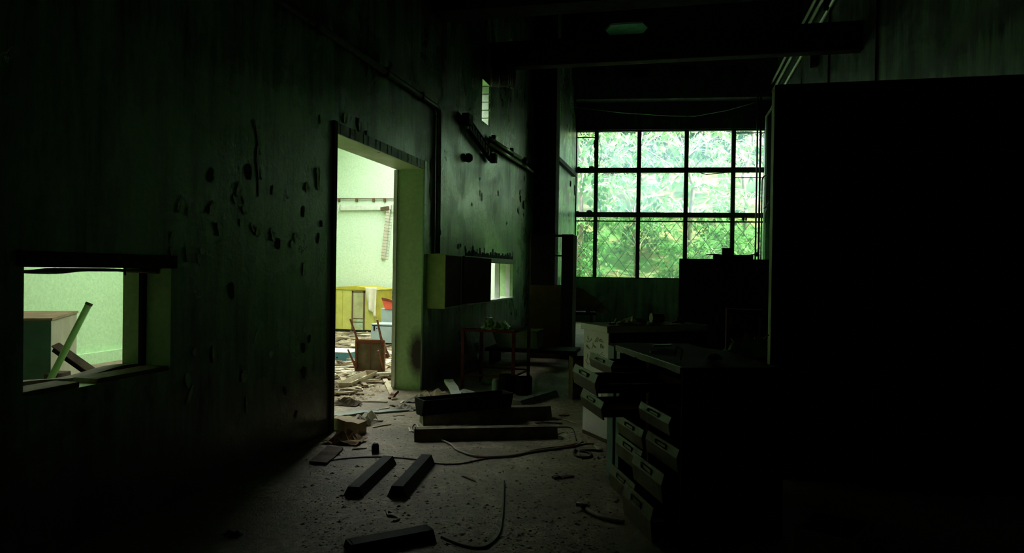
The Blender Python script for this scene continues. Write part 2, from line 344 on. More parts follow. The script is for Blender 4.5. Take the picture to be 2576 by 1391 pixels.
# side room
struct(MB().span((SX-0.2, -3.2, 0), (SX, SYE+0.2, SZ)).span((SX, 9.29, 0), (SX+0.22, 10.4, SZ)).span((SX, 9.60, 0), (SX+0.46, 10.1, SZ)).build('wall_side_room', 'bounce_green_wall_paint'))
struct(MB().span((SX, -3.2, 0), (SX+0.06, 9.29, 0.16)).build('baseboard_side_room', 'bounce_green_wall_paint'))
struct(MB().span((SX, SYE, 0), (XLB, SYE+0.2, SZ)).build('wall_side_room_end', 'pale_green_wall_paint'))
SKX, SKY0 = (-6.8, -3.6), (7.6, 14.9)  # unseen roof opening, added and sized to light the side room
sc_ = MB(); sc_.span((SX-0.2, -3.2, SZ), (SKX[0], SYE+0.2, SZ+0.15)); sc_.span((SKX[1], -3.2, SZ), (XLB+0.02, SYE+0.2, SZ+0.15))
sc_.span((SKX[0], -3.2, SZ), (SKX[1], SKY0[0], SZ+0.15)); sc_.span((SKX[0], SKY0[1], SZ), (SKX[1], SYE+0.2, SZ+0.15))
struct(sc_.build('ceiling_side_room', 'pale_green_wall_paint'))
sk = MB()
for y in (7.6, 9.15, 10.7, 12.25, 13.6, 14.9): sk.span((SKX[0], y-0.03, SZ+0.02), (SKX[1], y+0.03, SZ+0.12))
struct(sk.build('unseen_skylight', 'grey_metal'))
# pilaster, beams, lintel girder
struct(MB().span((XL-0.01, 14.17, 0), (-2.44, 14.62, ZC)).build('trim_1', 'sooty_concrete', bevel=0.015))
def hexhole(cx, cz, w, h): return [(cx-w/2, cz), (cx-w*0.36, cz-h/2), (cx+w*0.36, cz-h/2), (cx+w/2, cz), (cx+w*0.36, cz+h/2), (cx-w*0.36, cz+h/2)]
def holed_web(b, x0, x1, z0, z1, hx, fn, d0, d1, mi=0):
    """web plate with hexagonal openings; fn maps (x, z, depth) to the world"""
    xs = [x0]+[v for h in hx for v in (h[0]-h[2]*0.62, h[0]+h[2]*0.62)]+[x1]
    for k in range(0, len(xs), 2):
        b.prism([(xs[k], z0), (xs[k+1], z0), (xs[k+1], z1), (xs[k], z1)], d0, d1, fn, mi)
    for (cx, cz, w, h) in hx:
        xa, xb = cx-w*0.62, cx+w*0.62; p = hexhole(cx, cz, w, h)
        for poly in ([(xa, z0), (xb, z0), (xb, cz), p[3], p[2], p[1], p[0], (xa, cz)], [(xa, cz), p[0], p[5], p[4], p[3], (xb, cz), (xb, z1), (xa, z1)]):
            b.prism(poly, d0, d1, fn, mi)
g = MB(); g.span((XL-0.02, 10.70, 4.53), (XR+0.02, 10.92, 4.93))
struct(g.build('trim_2', 'brown_beam_paint', bevel=0.02))
g = MB(); hc = ony(1576, 72, 16.0); holed_web(g, XL-0.02, XR+0.02, 6.22, ZC, [(hc.x, hc.z, 0.96, 0.28)], lambda x, y, z: (x, 16.0+z, y), 0.0, 0.12)
g.span((XL-0.02, 15.86, 6.13), (XR+0.02, 16.26, 6.22))
struct(g.build('trim_3', 'sooty_concrete'))
g = MB(); holed_web(g, 0.0, 5.34, 6.22, ZC, [(0.49, 6.87, 0.75, 0.40), (1.62, 6.87, 0.85, 0.42), (2.9, 6.87, 0.85, 0.42), (4.2, 6.87, 0.85, 0.42)], lambda x, y, z: endp(x, -0.40+z, y), 0, 0.12)
endbox(g, 0.0, 5.34, -0.55, -0.14, 6.13, 6.22)
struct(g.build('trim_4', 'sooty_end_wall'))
g = MB(); g.span((XL, 8.0, 4.43), (XR, 8.35, 4.75)); struct(g.build('trim_5', 'sooty_concrete'))

# doorway frame: pressed metal lintel strip, side strips, corner bead on the side room face
dr = thing('door_1', 'wide green doorway in the left wall opening into the bright side room', 'doorway', (XL, 6.735, 0)); dr['kind'] = 'structure'; del dr['category']
b = MB(); n = 24
for i in range(n):
    y0 = 5.62+(7.87-5.62)*i/n; y1 = 5.62+(7.87-5.62)*(i+1)/n; d = 0.011+0.003*math.sin(i*2.1)
    b.span((XL-0.005, y0, 2.56), (XL+d, y1, 2.655))
b.build('head_strip', 'grey_metal', dr, world=True)
MB().span((XL-0.01, 5.585, 0), (XL+0.022, 5.645, 2.66)).build('side_strip', 'frame_dark', dr, bevel=0.004, world=True)
MB().span((XL-0.01, 7.825, 0), (XL+0.012, 7.90, 2.66)).build('side_strip', 'sooty_green_wall_paint', dr, bevel=0.004, world=True)
b = MB(); N_ = 14
for i in range(N_): z0 = 2.56*i/N_; z1 = 2.56*(i+1)/N_; o = R(-0.004, 0.004); b.span((XLB-0.03, 7.805+o, z0), (XLB+0.012, 7.835, z1))
b.build('corner_bead', 'white_top', dr, world=True)

# ------------------------------------------------------------------ end window
win = thing('window_1', 'large dusty steel window of fifteen panes filling the end wall', 'window', tuple(endp(2.6, 0.1, 1.24)), math.atan2(ED.y, ED.x)); win['kind'] = 'structure'; del win['category']
MS = [0.0, 0.575, 1.765, 3.065, 4.335, 5.19]; MZ = [1.24, 3.03, 4.28, 5.40]; MW = 0.055
b = MB()
for s0 in MS[1:-1]: endbox(b, s0-MW, s0+MW, 0.06, 0.16, 1.24, 5.40)
for s0 in (MS[0], MS[-1]): endbox(b, s0-0.02, s0+0.03, 0.06, 0.16, 1.24, 5.40)
b.build('mullions', 'frame_dark', win, world=True)
for z in (3.03, 4.28): endbox(MB(), 0, 5.19, 0.04, 0.17, z-0.068, z+0.068).build('transom', 'frame_dark', win, world=True)
for z in (1.24, 5.40): endbox(MB(), 0, 5.19, 0.05, 0.17, z-0.03, z+0.03).build('rail', 'frame_dark', win, world=True)
b = MB(); endbox(b, 0.0, 5.19, 0.05, 0.11, 2.83, 2.865); b.build('transom', 'frame_dark', win, world=True)
for (s0, s1, z) in ((0.0, 0.56, 5.215), (4.37, 5.19, 5.30), (4.37, 5.19, 4.07)): endbox(MB(), s0, s1, 0.09, 0.12, z-0.012, z+0.012).build('glazing_bar', 'frame_dark', win, world=True)
for i in range(5):
    for j in range(3):
        s0, s1 = MS[i], MS[i+1]; z0, z1 = MZ[j], MZ[j+1]
        if (i, j) == (0, 2): z1 = 5.215
        endbox(MB(), s0, s1, 0.115, 0.119, z0, z1).build('pane', 'dusty_glass' if j else 'clearer_glass', win, world=True)
# ragged putty and dirt lumps along the frame of the left column
b = MB()
for (s, z, w, h) in ((0.08, 4.36, 0.10, 0.06), (0.44, 4.37, 0.16, 0.07), (0.06, 3.11, 0.12, 0.05), (0.40, 3.12, 0.18, 0.08), (0.52, 5.02, 0.07, 0.26), (0.53, 4.75, 0.05, 0.3), (4.62, 2.98, 0.08, 0.25), (4.7, 2.93, 0.05, 0.12)):
    c = endp(s, 0.08, z); b.lathe([(0.0, -h/2), (w*0.4, -h*0.3), (w*0.5, 0), (w*0.3, h*0.4), (0, h/2)], c, (0, 0, 1), 7)
b.build('putty', 'frame_dark', win, world=True)
# diamond grille outside the lower row, one lattice for each bay
gr = thing('window_grille', 'thin diamond wire grille outside the lowest row of window panes', 'grille', tuple(endp(2.6, 0.3, 1.2)), math.atan2(ED.y, ED.x))
DW, DH = 0.40, 0.53
for i in range(5):
    b = MB(); s0, s1 = MS[i]+0.02, MS[i+1]-0.02; z0, z1 = 1.24, 2.9
    for sg in (-1, 1):
        k = -12
        while k < 30:
            # line: s = sref + sg*(z-z0)*DW/DH
            pts = []
            for t in range(0, 21):
                z = z0+(z1-z0)*t/20; s = MS[0]+0.05+k*DW+sg*(z-z0)*DW/DH
                if s0 <= s <= s1: pts.append(endp(s, 0.30+0.004*sg, z))
            if len(pts) > 1: b.tube([pts[0], pts[-1]], 0.008, 4)
            k += 1
    b.build('lattice', 'frame_dark', gr, world=True)

# small service openings in the left wall
w2 = thing('window_2', 'small glassless opening in the near left wall with a wooden sill', 'window', (XL, 3.14, 0.79)); w2['kind'] = 'structure'; del w2['category']
b = MB(); b.sheet(lambda u, v: (XLB+0.02+0.13*v, 2.655+u*0.965, 0.80+0.012*math.sin(u*9)+0.008*v), 18, 1); b.build('inner_sill_board', 'dull_wood_sill', w2, solid=0.02, world=True)
for (y0, y1) in ((2.655, 2.98), (3.09, 3.62)):
    MB().box((XL-0.085, (y0+y1)/2, 0.802), (0.15, y1-y0, 0.026)).build('sill_board', 'dull_wood_sill', w2, bevel=0.003, world=True)
b = MB(); b.sheet(lambda u, v: (XLB+0.05+0.2*v, 2.655+u*0.965, 1.375-0.014*max(0, math.sin(u*7.5))-0.004*v), 20, 1); b.build('head_board', 'dull_wood_sill', w2, solid=0.012, world=True)
MB().span((XL-0.19, 3.585, 0.8), (XL-0.165, 3.62, 1.385)).build('frame_post', 'dark_steel', w2, world=True)
MB().span((XL-0.01, 2.62, 1.385), (XL+0.012, 3.66, 1.46)).build('lintel_board', 'brown_beam_paint', w2, bevel=0.004, world=True)
MB().bar(onx(314, 668, XL-0.02), onx(314, 692, XL-0.02), 0.012, 0.006).build('bent_nail', 'dark_steel', w2, world=True)
w3 = thing('window_3', 'low row of narrow glassless frames past the wall box', 'window', (XL, 11, 0.915)); w3['kind'] = 'structure'; del w3['category']
for (u, w) in ((1226, 0.10), (1259, 0.10), (1285, 0.05)):
    y = onx(u, 700, XL-0.02).y; MB().span((XL-0.11, y-w*0.4, 0.915), (XL-0.03, y, 1.56)).build('frame_post', 'white_top', w3, bevel=0.003, world=True)
MB().span((XL-0.2, 9.55, 0.91), (XL+0.03, 12.45, 0.94)).build('sill_board', 'white_top', w3, bevel=0.004, world=True)
MB().span((XL-0.02, 9.4, 1.52), (XL+0.03, 12.5, 1.60)).build('head_board', 'pipe_paint', w3, bevel=0.004, world=True)
b = MB(); y = 9.5
while y < 12.4:
    w = R(0.02, 0.06); b.span((XL, y, 1.60), (XL+R(0.002, 0.006), y+w, 1.64+R(0.0, 0.06)*(1 if R(0, 1) < 0.7 else 2))); y += w
o = b.build('charred_edge', 'dark_steel', w3, world=True); o['kind'] = 'stuff'
# brick reveal of the narrow slot
for i in range(5):
    z0 = 3.635+i*0.124
    MB().box((XL-0.165, 10.705+R(-0.006, 0.006), z0+0.056), (0.31, 0.05, 0.110)).build('brick', 'white_brick', wall_left, bevel=0.006)

# ------------------------------------------------------------------ curled paint flakes on the left wall
def flake(u, v, w, h, curl, ang, mat='flake_paint'):
    """blister of old paint, fixed along its far side and lifting towards the camera"""
    c = onx(u, v, XL+0.003); b = MB(); rr = random.Random(int(u*31+v)); e = [rr.uniform(0.55, 1.0) for _ in range(6)]
    def fn(a, t):
        k = e[round(t*5)]*(0.35+0.65*math.sin(math.pi*(0.12+0.8*t))); y = (a-0.5)*w*k; z = (0.5-t)*h
        return (c.x+curl*(1-a)**2*k, c.y+y*math.cos(ang)-z*math.sin(ang), c.z+y*math.sin(ang)+z*math.cos(ang))
    b.sheet(fn, 3, 5); b.build('paint_flake', mat, wall_left, solid=0.002)
for (u, v, w, h, cu, a) in ((650, 355, 0.03, 0.20, 0.05, 0.3), (647, 395, 0.03, 0.16, 0.05, -0.1), (650, 430, 0.04, 0.12, 0.05, 0.2), (651, 470, 0.025, 0.14, 0.05, 0.0), (686, 590, 0.07, 0.10, 0.09, 0.5),
        (640, 312, 0.03, 0.06, 0.03, 0.2), (590, 500, 0.04, 0.06, 0.04, 0.6), (612, 502, 0.03, 0.05, 0.04, 0.4), (605, 560, 0.03, 0.05, 0.05, 0.1), (635, 572, 0.04, 0.07, 0.05, 0.7), (470, 640, 0.035, 0.09, 0.05, 0.2),
        (500, 655, 0.03, 0.07, 0.05, 0.4), (765, 830, 0.06, 0.05, 0.05, 0.9), (800, 450, 0.10, 0.18, 0.06, 0.1), (806, 300, 0.05, 0.07, 0.06, 0.2), (868, 298, 0.10, 0.09, 0.09, -0.2), (905, 315, 0.14, 0.13, 0.10, 0.1), (925, 340, 0.1, 0.08, 0.07, 0.0),
        (1085, 420, 0.06, 0.16, 0.04, 0), (1083, 480, 0.05, 0.16, 0.04, 0.1), (1086, 540, 0.05, 0.14, 0.04, -0.1), (1084, 590, 0.05, 0.14, 0.04, 0.1), (1310, 500, 0.18, 0.12, 0.08, 0), (1318, 515, 0.2, 0.16, 0.09, 0.2), (1304, 530, 0.12, 0.1, 0.05, 0.5),
        (1436, 462, 0.35, 0.16, 0.12, 0.1), (1446, 478, 0.25, 0.3, 0.1, 0.3)):
    flake(u, v, w, h, w*0.12, a)
for i in range(40):
    u = R(430, 830); v = R(430, 1060)
    if u < 470 and 640 < v < 1000: continue
    w = R(0.03, 0.09); flake(u, v, w, R(0.04, 0.13), w*R(0.06, 0.14) if i % 3 else 0.003, R(-0.5, 0.6), 'flake_paint' if i % 3 else 'frame_dark')
for i in range(14):
    u = R(1108, 1330); v = R(420, 640); flake(u, v, R(0.02, 0.06), R(0.05, 0.16), R(0.005, 0.015), R(-0.2, 0.2), 'frame_dark' if i % 2 else 'flake_paint')

# ------------------------------------------------------------------ pipes and fittings on the walls
pz = 3.35
o = MB().tube([(XL+0.034, -3.0, pz), (XL+0.034, 8.1, pz), (XL+0.034, 8.19, pz-0.02), (XL+0.034, 8.23, pz-0.08), (XL+0.034, 8.25, 1.60)], 0.032, 12).build('wall_pipe', 'pipe_paint', smooth=True)
tag(o, 'green painted conduit running above the doorway and turning down to the wall box', 'pipe')
for y in (5.2, 6.6, 7.6): MB().span((XL, y-0.015, pz-0.05), (XL+0.072, y+0.015, pz+0.04)).build('clamp', 'dark_steel', o)
# open wall box by the doorway
wb = thing('wall_box', 'pale green electrical wall box with dark red door swung open beside the doorway', 'cabinet', (XL, 8.3, 0.94))
xb = ony(1120, 700, 7.95).x; zt, zb = 1.585, 0.945
b = MB(); b.span((XL, 7.95, zb), (xb, 7.965, zt)).span((XL, 7.965, zt-0.015), (xb, 8.62, zt)).span((XL, 7.965, zb), (xb, 8.62, zb+0.015)).span((XL, 8.605, zb), (xb, 8.62, zt))
b.build('body', 'wall_box_paint', wb, bevel=0.003, world=True)
MB().span((XL+0.01, 7.97, zb+0.02), (XL+0.10, 8.60, zt-0.02)).build('back_plate', 'wall_box_door', wb, world=True)
MB().span((xb-0.035, 7.968, zb+0.018), (xb-0.012, 8.60, zt-0.018)).build('inner_panel', 'wall_box_door', wb, bevel=0.003, world=True)
MB().bar((xb, 8.64, (zt+zb)/2+0.01), (xb+0.06, 9.78, (zt+zb)/2-0.0), 0.02, 0.60, (0, 0, 1)).build('door', 'wall_box_door', wb, bevel=0.004, world=True)
MB().tube([(xb+0.004, 8.63, zb+0.1), (xb+0.004, 8.63, zt-0.08)], 0.010, 8).build('hinge', 'dark_steel', wb, smooth=True, world=True)
# perforated cable tray hanging askew
ct = thing('cable_tray', 'dark perforated cable tray hanging askew on the wall above the wall box', 'tray', (XL+0.1, 9.7, 3.3))
A, Bp = onx(1172, 312, XL+0.03), onx(1230, 393, XL+0.03)
b = MB(); d = (Bp-A)
for k in range(9):
    t0, t1 = k/9+0.006, (k+1)/9-0.03
    b.bar(A+d*t0+Vector((0.05, 0, 0)), A+d*t1+Vector((0.05, 0, 0)), 0.10, 0.012, (1, 0, 0))
b.bar(A+Vector((0.03, 0, 0.07)), Bp+Vector((0.03, 0, 0.07)), 0.014, 0.07, (1, 0, 0)); b.bar(A+Vector((0.03, 0, -0.07)), Bp+Vector((0.03, 0, -0.07)), 0.014, 0.07, (1, 0, 0))
b.build('rail', 'dark_steel', ct, world=True)
MB().box(A+Vector((0.04, -0.05, 0.05)), (0.10, 0.22, 0.14)).build('end_box', 'dark_steel', ct, bevel=0.01, world=True)
MB().box(Bp+Vector((0.05, 0.08, -0.02)), (0.10, 0.12, 0.14)).build('end_bracket', 'dark_steel', ct, bevel=0.01, world=True)
# twin fluorescent tubes on the wall
lt = thing('tube_light', 'twin pale fluorescent tubes on a dark batten high on the left wall', 'lamp', (XL+0.05, 12.3, 3.4))
for (ua, va, ub, vb) in ((1236, 350, 1311, 398), (1235, 364, 1311, 412)):
    MB().tube([onx(ua, va, XL+0.09), onx(ub, vb, XL+0.09)], 0.026, 10).build('tube', 'pale_pipe', lt, smooth=True, world=True)
MB().tube([onx(1315, 414, XL+0.09), onx(1340, 432, XL+0.09)], 0.026, 10).build('tube', 'pale_pipe', lt, smooth=True, world=True)
a, c = onx(1232, 355, XL+0.03), onx(1338, 425, XL+0.03)
MB().bar(a, c, 0.15, 0.03, (1, 0, 0)).build('batten', 'dark_steel', lt, bevel=0.005, world=True)
for t in (0.02, 0.40, 0.74, 0.98): MB().box(a+(c-a)*t+Vector((0.045, 0, 0)), (0.06, 0.06, 0.20)).build('tube_holder', 'dark_steel', lt, bevel=0.006, world=True)
# knob of wire on the wall
o = centre(MB().lathe([(0, 0), (0.06, 0.01), (0.065, 0.05), (0.04, 0.09), (0, 0.10)], onx(1172, 397, XL), (1, 0, 0), 12).build('junction_box', 'dark_steel', smooth=True)); tag(o, 'round black junction box below the hanging cable tray', 'junction box')
# duct stub above the slot
du = thing('duct_stub', 'short ribbed metal duct elbow poking from the wall over the brick slot', 'duct', (XL, 10.6, 4.3))
c0 = onx(1226, 192, XL+0.0)+Vector((0.06, 0, 0)); ax = Vector((0.9, 0.35, 0.05)).normalized()
MB().lathe([(0.0, 0.0), (0.16, 0.0), (0.16, 0.10), (0.175, 0.11), (0.175, 0.13), (0.16, 0.14), (0.16, 0.24), (0.178, 0.25), (0.178, 0.27), (0.16, 0.28), (0.15, 0.29), (0.0, 0.27)], c0, ax, 24).build('pipe', 'dark_pipe', du, smooth=False, world=True)
MB().lathe([(0.19, 0.30), (0.195, 0.31), (0.195, 0.35), (0.165, 0.36), (0.165, 0.29), (0.19, 0.30)], c0, ax, 24).build('flange', 'dark_pipe', du, world=True)
# shelf-like ledge strip behind the pilaster
o = MB().span((XL, 14.7, 4.02), (XL+0.10, 19.6, 4.12)).build('wall_ledge', 'dark_steel'); tag(o, 'rusty ledge strip along the wall between the pilaster and the end window', 'ledge'); centre(o)

# right wall conduits
cond = [((2063, 0), (1921, 252), (1700, 690), 'uppermost thin conduit on the right wall'), ((2075, 8), (1933, 250), None, 'middle thin conduit on the right wall'), ((2098, 8), (1925, 300), None, 'lowest thin conduit on the right wall bending down beside the window')]
for k, ((u0, v0), (u1, v1), _, lab) in enumerate(cond):
    X = 2.33+0.02*k; p0, p1 = onx(u0, v0, X), onx(u1, v1, X); zc = (p0.z+p1.z)/2; yend = min(p1.y, 20.3)
    pts = [(X, 8.0, zc-0.02*k), (X, 11.5, zc), (X, yend, p1.z)]
    if k == 2: pts += [(X-0.02, yend+0.06, p1.z-0.05), (X-0.14, yend+0.10, p1.z-0.25), (X-0.15, yend+0.10, 1.0)]
    o = MB().tube(pts, 0.03, 10).build('conduit', 'pale_pipe', smooth=True); tag(o, lab, 'pipe')
for (u, v, lab) in ((2050, 152, 'dark bracket holding the conduits just under the cross beam'), (2085, 6, 'dark bracket holding the conduits at the top edge of the view'), (1935, 250, 'dark bracket holding the conduits above the window corner')):
    p = onx(u, v, 2.36); o = centre(MB().box(p, (0.10, 0.16, 0.22)).box(p+Vector((-0.06, 0, 0)), (0.04, 0.05, 0.26)).build('pipe_bracket', 'dark_steel', bevel=0.008)); tag(o, lab, 'bracket')
# vertical pipes at the right of the end window
for k, (u, r, mt, lab) in enumerate(((1903, 0.022, 'dark_pipe', 'thin black riser pipe crossing the right panes, leftmost of the group'), (1911, 0.026, 'dark_pipe', 'thick black riser pipe crossing the right panes of the window'), (1917, 0.018, 'pipe_paint', 'green riser pipe with hooked top beside the window'))):
    p = ony(u, 500, 19.85); ztop = 6.1 if k < 2 else 3.9
    pts = [(p.x, 19.9, 0.0), (p.x, 19.9, ztop)]
    if k == 2: pts += [(p.x+0.02, 19.9, ztop+0.08), (p.x+0.08, 19.9, ztop+0.12), (p.x+0.14, 19.92, ztop+0.12)]
    o = centre(MB().tube(pts, r, 8).build('riser_pipe', mt, smooth=True)); tag(o, lab, 'pipe')
p = ony(1903, 640, 19.85)
vv = thing('pipe_valve', 'small black valve handle at the foot of the riser pipes', 'valve', tuple(p))
MB().lathe([(0.0, -0.06), (0.05, -0.05), (0.06, 0), (0.05, 0.05), (0, 0.06)], p, (0, 0, 1), 10).build('body', 'dark_steel', vv, smooth=True, world=True)
MB().bar(p+Vector((-0.22, -0.02, -0.03)), p+Vector((0.05, -0.02, 0.02)), 0.02, 0.03).build('lever', 'dark_steel', vv, world=True)
# window cable sagging under the girder, broken wires near the right reveal
o = MB().tube([ony(1447, 270, 19.75), ony(1560, 283, 19.75), ony(1680, 291, 19.75), ony(1748, 292, 19.75), ony(1830, 277, 19.75), ony(1905, 256, 19.75)], 0.012, 6).build('sagging_wire', 'pipe_paint', smooth=True); tag(o, 'slack wire hanging across the wall above the end window', 'wire')
o = MB().tube([ony(1937, 505, 19.0), ony(1928, 520, 19.0), ony(1921, 525, 19.0), ony(1932, 515, 19.0), ony(1926, 535, 19.0), ony(1925, 560, 19.0)], 0.013, 6).build('loose_wire', 'cable_dark', smooth=True); tag(o, 'tangled black wire on the reveal at the right of the window', 'wire')
o = MB().tube([endp(3.42, 0.0, 4.2), endp(3.6, -0.02, 4.14), endp(3.85, -0.02, 4.17), endp(4.25, 0.0, 4.21)], 0.012, 6).build('loose_wire', 'cable_dark', smooth=True); tag(o, 'short curved wire lying on the window transom', 'wire')
# faint cracks: flat strips on the right wall
for (u, lab) in ((2084, 'left vertical conduit on the dim right wall above the partition'), (2203, 'right vertical conduit on the dim right wall above the partition')):
    y = onx(u, 150, XR-0.02).y; o = centre(MB().tube([(XR-0.015, y, 2.2), (XR-0.015, y, ZC-0.1)], 0.014, 6).build('wall_conduit', 'cable_dark', smooth=True)); tag(o, lab, 'pipe')

# ------------------------------------------------------------------ drawer cabinet in the foreground
CN = Vector((0.028, 3.784, 0)); CA = math.atan2(0.386, 0.9225)
cab = thing('drawer_cabinet', 'rusty red metal drawer cabinet in the foreground with drawers hanging open', 'cabinet', tuple(CN), CA)
CW, CD, CH = 1.25, 0.57, 0.914
MB().span((0, 0, 0), (CD, 0.022, CH-0.012)).build('side_panel', 'rust_red_metal', cab, bevel=0.004)
MB().span((0.0, CW-0.022, 0), (CD, CW, CH-0.012)).build('side_panel', 'rust_red_metal', cab, bevel=0.004)
MB().span((CD-0.015, 0.022, 0), (CD, CW-0.022, CH-0.012)).build('back_panel', 'rust_red_metal', cab)
b = MB(); b.sheet(lambda u, v: (-0.012+(CD+0.012)*u, CW*v, CH-0.004+0.008*math.sin(v*9)*math.sin(u*5)-0.012*math.sin(u*3.1)*math.sin(v*3.1)), 10, 16)
b.build('top_sheet', 'rusted_top', cab, solid=0.010)
b = MB()
for i in range(20): y0 = CW*i/20*0.86; b.span((-0.016, y0, CH-0.03+R(-0.003, 0.003)), (-0.004, y0+CW*0.043, CH+0.004))
b.build('front_edge', 'olive_drawer_paint', cab)
MB().span((0.0, 1.03, 0), (0.02, 1.10, CH-0.02)).build('stile', 'teal_paint', cab, bevel=0.004)
MB().span((-0.012, 1.12, 0), (0.02, 1.25, CH-0.01)).build('stile', 'teal_paint', cab, bevel=0.004)
MB().span((0.005, 0.495, 0), (0.03, 0.545, CH-0.02)).build('divider', 'rust_red_metal', cab, bevel=0.003)
MB().span((0.01, 0.02, 0.0), (CD-0.02, CW-0.02, 0.02)).build('bottom_panel', 'rust_red_metal', cab)
rows = [('A', 0.790, 0.878, 0.20), ('A', 0.535, 0.640, 0.255), ('A', 0.352, 0.470, 0.006), ('A', 0.205, 0.345, 0.014), ('A', 0.004, 0.150, 0.055),
        ('B', 0.768, 0.876, 0.448), ('B', 0.555, 0.655, 0.05), ('B', 0.362, 0.485, 0.004), ('B', 0.205, 0.358, 0.085), ('B', 0.004, 0.186, 0.14)]
for c, z0, z1, p in rows:
    y0, y1 = (0.03, 0.49) if c == 'B' else (0.55, 1.02)
    h = z1-z0; x0 = -p
    dw = MB(); L = min(0.50, CD-0.05)
    dw.span((x0+0.012, y0+0.02, z0+0.012), (x0+L, y0+0.030, z0+h*0.55)); dw.span((x0+0.012, y1-0.030, z0+0.012), (x0+L, y1-0.02, z0+h*0.55))
    dw.span((x0+L-0.01, y0+0.03, z0+0.012), (x0+L, y1-0.03, z0+h*0.55)); dw.span((x0+0.012, y0+0.03, z0+0.012), (x0+L, y1-0.03, z0+0.02))
    d = dw.build('drawer', 'rust_red_metal', cab)
    f = MB(); yy = Vector((0, 1, 0))
    f.prism([(x0, z0), (x0-0.012, z0+h*0.62), (x0+0.004, z1), (x0+0.012, z1), (x0-0.002, z0+h*0.62), (x0+0.010, z0)], y0, y1, lambda a, q, t: (a, t, q))
    f.build('front_plate', 'olive_drawer_paint', d, bevel=0.002)
    e = MB(); ym = (y0+y1)/2
    for (ya, yb, za, zb) in ((ym-0.08, ym+0.08, 0.70, 0.73), (ym-0.08, ym+0.08, 0.86, 0.89), (ym-0.08, ym-0.072, 0.70, 0.89), (ym+0.072, ym+0.08, 0.70, 0.89)):
        e.span((x0-0.014, ya, z0+h*za), (x0+0.0, yb, z0+h*zb))
    e.build('label_holder', 'olive_drawer_paint', d)
# scraps on the rusty top
for k, (u, v, mt, lab) in enumerate(((1645, 888, 'paper', 'small pale chip of wood on the rusty cabinet top'), (1665, 872, 'grey_metal', 'thin metal strip on the far edge of the rusty cabinet top'), (1712, 905, 'dark_scrap', 'bent wire scrap at the middle of the rusty cabinet top'), (1795, 905, 'dark_scrap', 'crumbled clod on the right of the rusty cabinet top'))):
    p = fl(u, v, CH+0.01); b = MB()
    if k == 2: b.tube([p, p+Vector((0.01, 0.03, 0.05)), p+Vector((-0.02, 0.05, 0.07)), p+Vector((-0.03, 0.02, 0.02))], 0.004, 6)
    elif k == 3: b.lathe([(0, 0), (0.05, 0.004), (0.045, 0.02), (0.02, 0.035), (0, 0.037)], p, (0, 0.1, 1), 8)
    else: b.box(p+Vector((0, 0, 0.008)), (0.05 if k == 0 else 0.14, 0.02, 0.012), rotz(0.6))
    tag(centre(b.build('cabinet_top_scrap', mt)), lab, 'scrap')

# ------------------------------------------------------------------ pale cupboard behind it
PC = thing('cupboard', 'pale pinkish low cupboard with chipped paint standing behind the drawer cabinet', 'cupboard', (-0.552, 5.87, 0), math.radians(36))
b = MB(); b.span((0, 0, 0.03), (0.02, 0.42, 0.905)); b.build('side_panel', 'pale_pink_paint', PC, bevel=0.003)
MB().span((0.93, 0, 0.03), (0.95, 0.42, 0.905)).build('side_panel', 'dark_scrap', PC, bevel=0.003)
MB().span((0.02, 0.40, 0.03), (0.93, 0.42, 0.905)).build('back_panel', 'dark_scrap', PC)
MB().span((0.0, 0.0, 0.0), (0.95, 0.42, 0.03)).build('plinth', 'dark_scrap', PC)
MB().span((-0.025, -0.02, 0.905), (0.975, 0.44, 0.958)).build('top_board', 'pale_pink_paint', PC, bevel=0.004)
MB().span((-0.022, -0.012, 0.958), (0.972, 0.437, 0.961)).build('dirt_layer', 'dark_scrap', PC)
for k in range(2):
    d = MB().span((0.022+0.455*k, -0.004, 0.05), (0.47+0.455*k, 0.016, 0.89)).build('door', 'dark_scrap', PC, bevel=0.004)  # unlit front of the pale cupboard, its shade put into the dark colour
    MB().tube([(0.43+0.09*k, -0.006, 0.5), (0.43+0.09*k, -0.03, 0.51), (0.43+0.09*k, -0.03, 0.59), (0.43+0.09*k, -0.006, 0.60)], 0.006, 6).build('handle', 'dark_steel', d, smooth=True)
def scr(name, pts, r, mt, label, cat, n=6):
    return tag(MB().tube(pts, r, n).build(name, mt, smooth=True), label, cat)
b = MB()   # scratches of peeled paint: little curls on the side panel
for i in range(36):
    y = R(0.06, 0.36); z = R(0.62, 0.86) if i % 3 else R(0.3, 0.86)
    b.tube([(-0.002, y, z), (-0.006, y+R(-0.03, 0.03), z-R(0.0, 0.035)), (-0.002, y+R(-0.05, 0.05), z-R(0.01, 0.05))], 0.0018, 4)
b.build('peeling_paint', 'dark_scrap', PC)['kind'] = 'stuff'
ZT = 0.961
jar = thing('jar', 'yellowish jar lying on its side on the pale cupboard', 'jar', tuple(fl(1660, 812, ZT)))
jc = fl(1637, 812, ZT)+Vector((0, 0.03, 0.042)); jx = (fl(1680, 812, ZT)-fl(1637, 812, ZT)).normalized()
MB().lathe([(0, 0.015), (0.038, 0.015), (0.041, 0.03), (0.041, 0.105), (0.036, 0.118), (0, 0.12)], jc, jx, 18).build('body', 'jar_yellow', jar, smooth=True, world=True)
MB().lathe([(0, 0), (0.042, 0), (0.044, 0.004), (0.044, 0.018), (0.036, 0.02), (0, 0.02)], jc, jx, 18).build('lid', 'paper', jar, world=True)
p = fl(1590, 816, ZT)
def crumple(p, w, d, h, seed, nu=8, nv=8):
    rr = random.Random(seed); hs = [[rr.random() for _ in range(nu+1)] for _ in range(nv+1)]
    return lambda u, v: (p.x+(u-0.5)*w, p.y+(v-0.5)*d, p.z+0.004+h*hs[round(v*nv)][round(u*nu)]*(0.35+math.sin(u*math.pi)*math.sin(v*math.pi)))
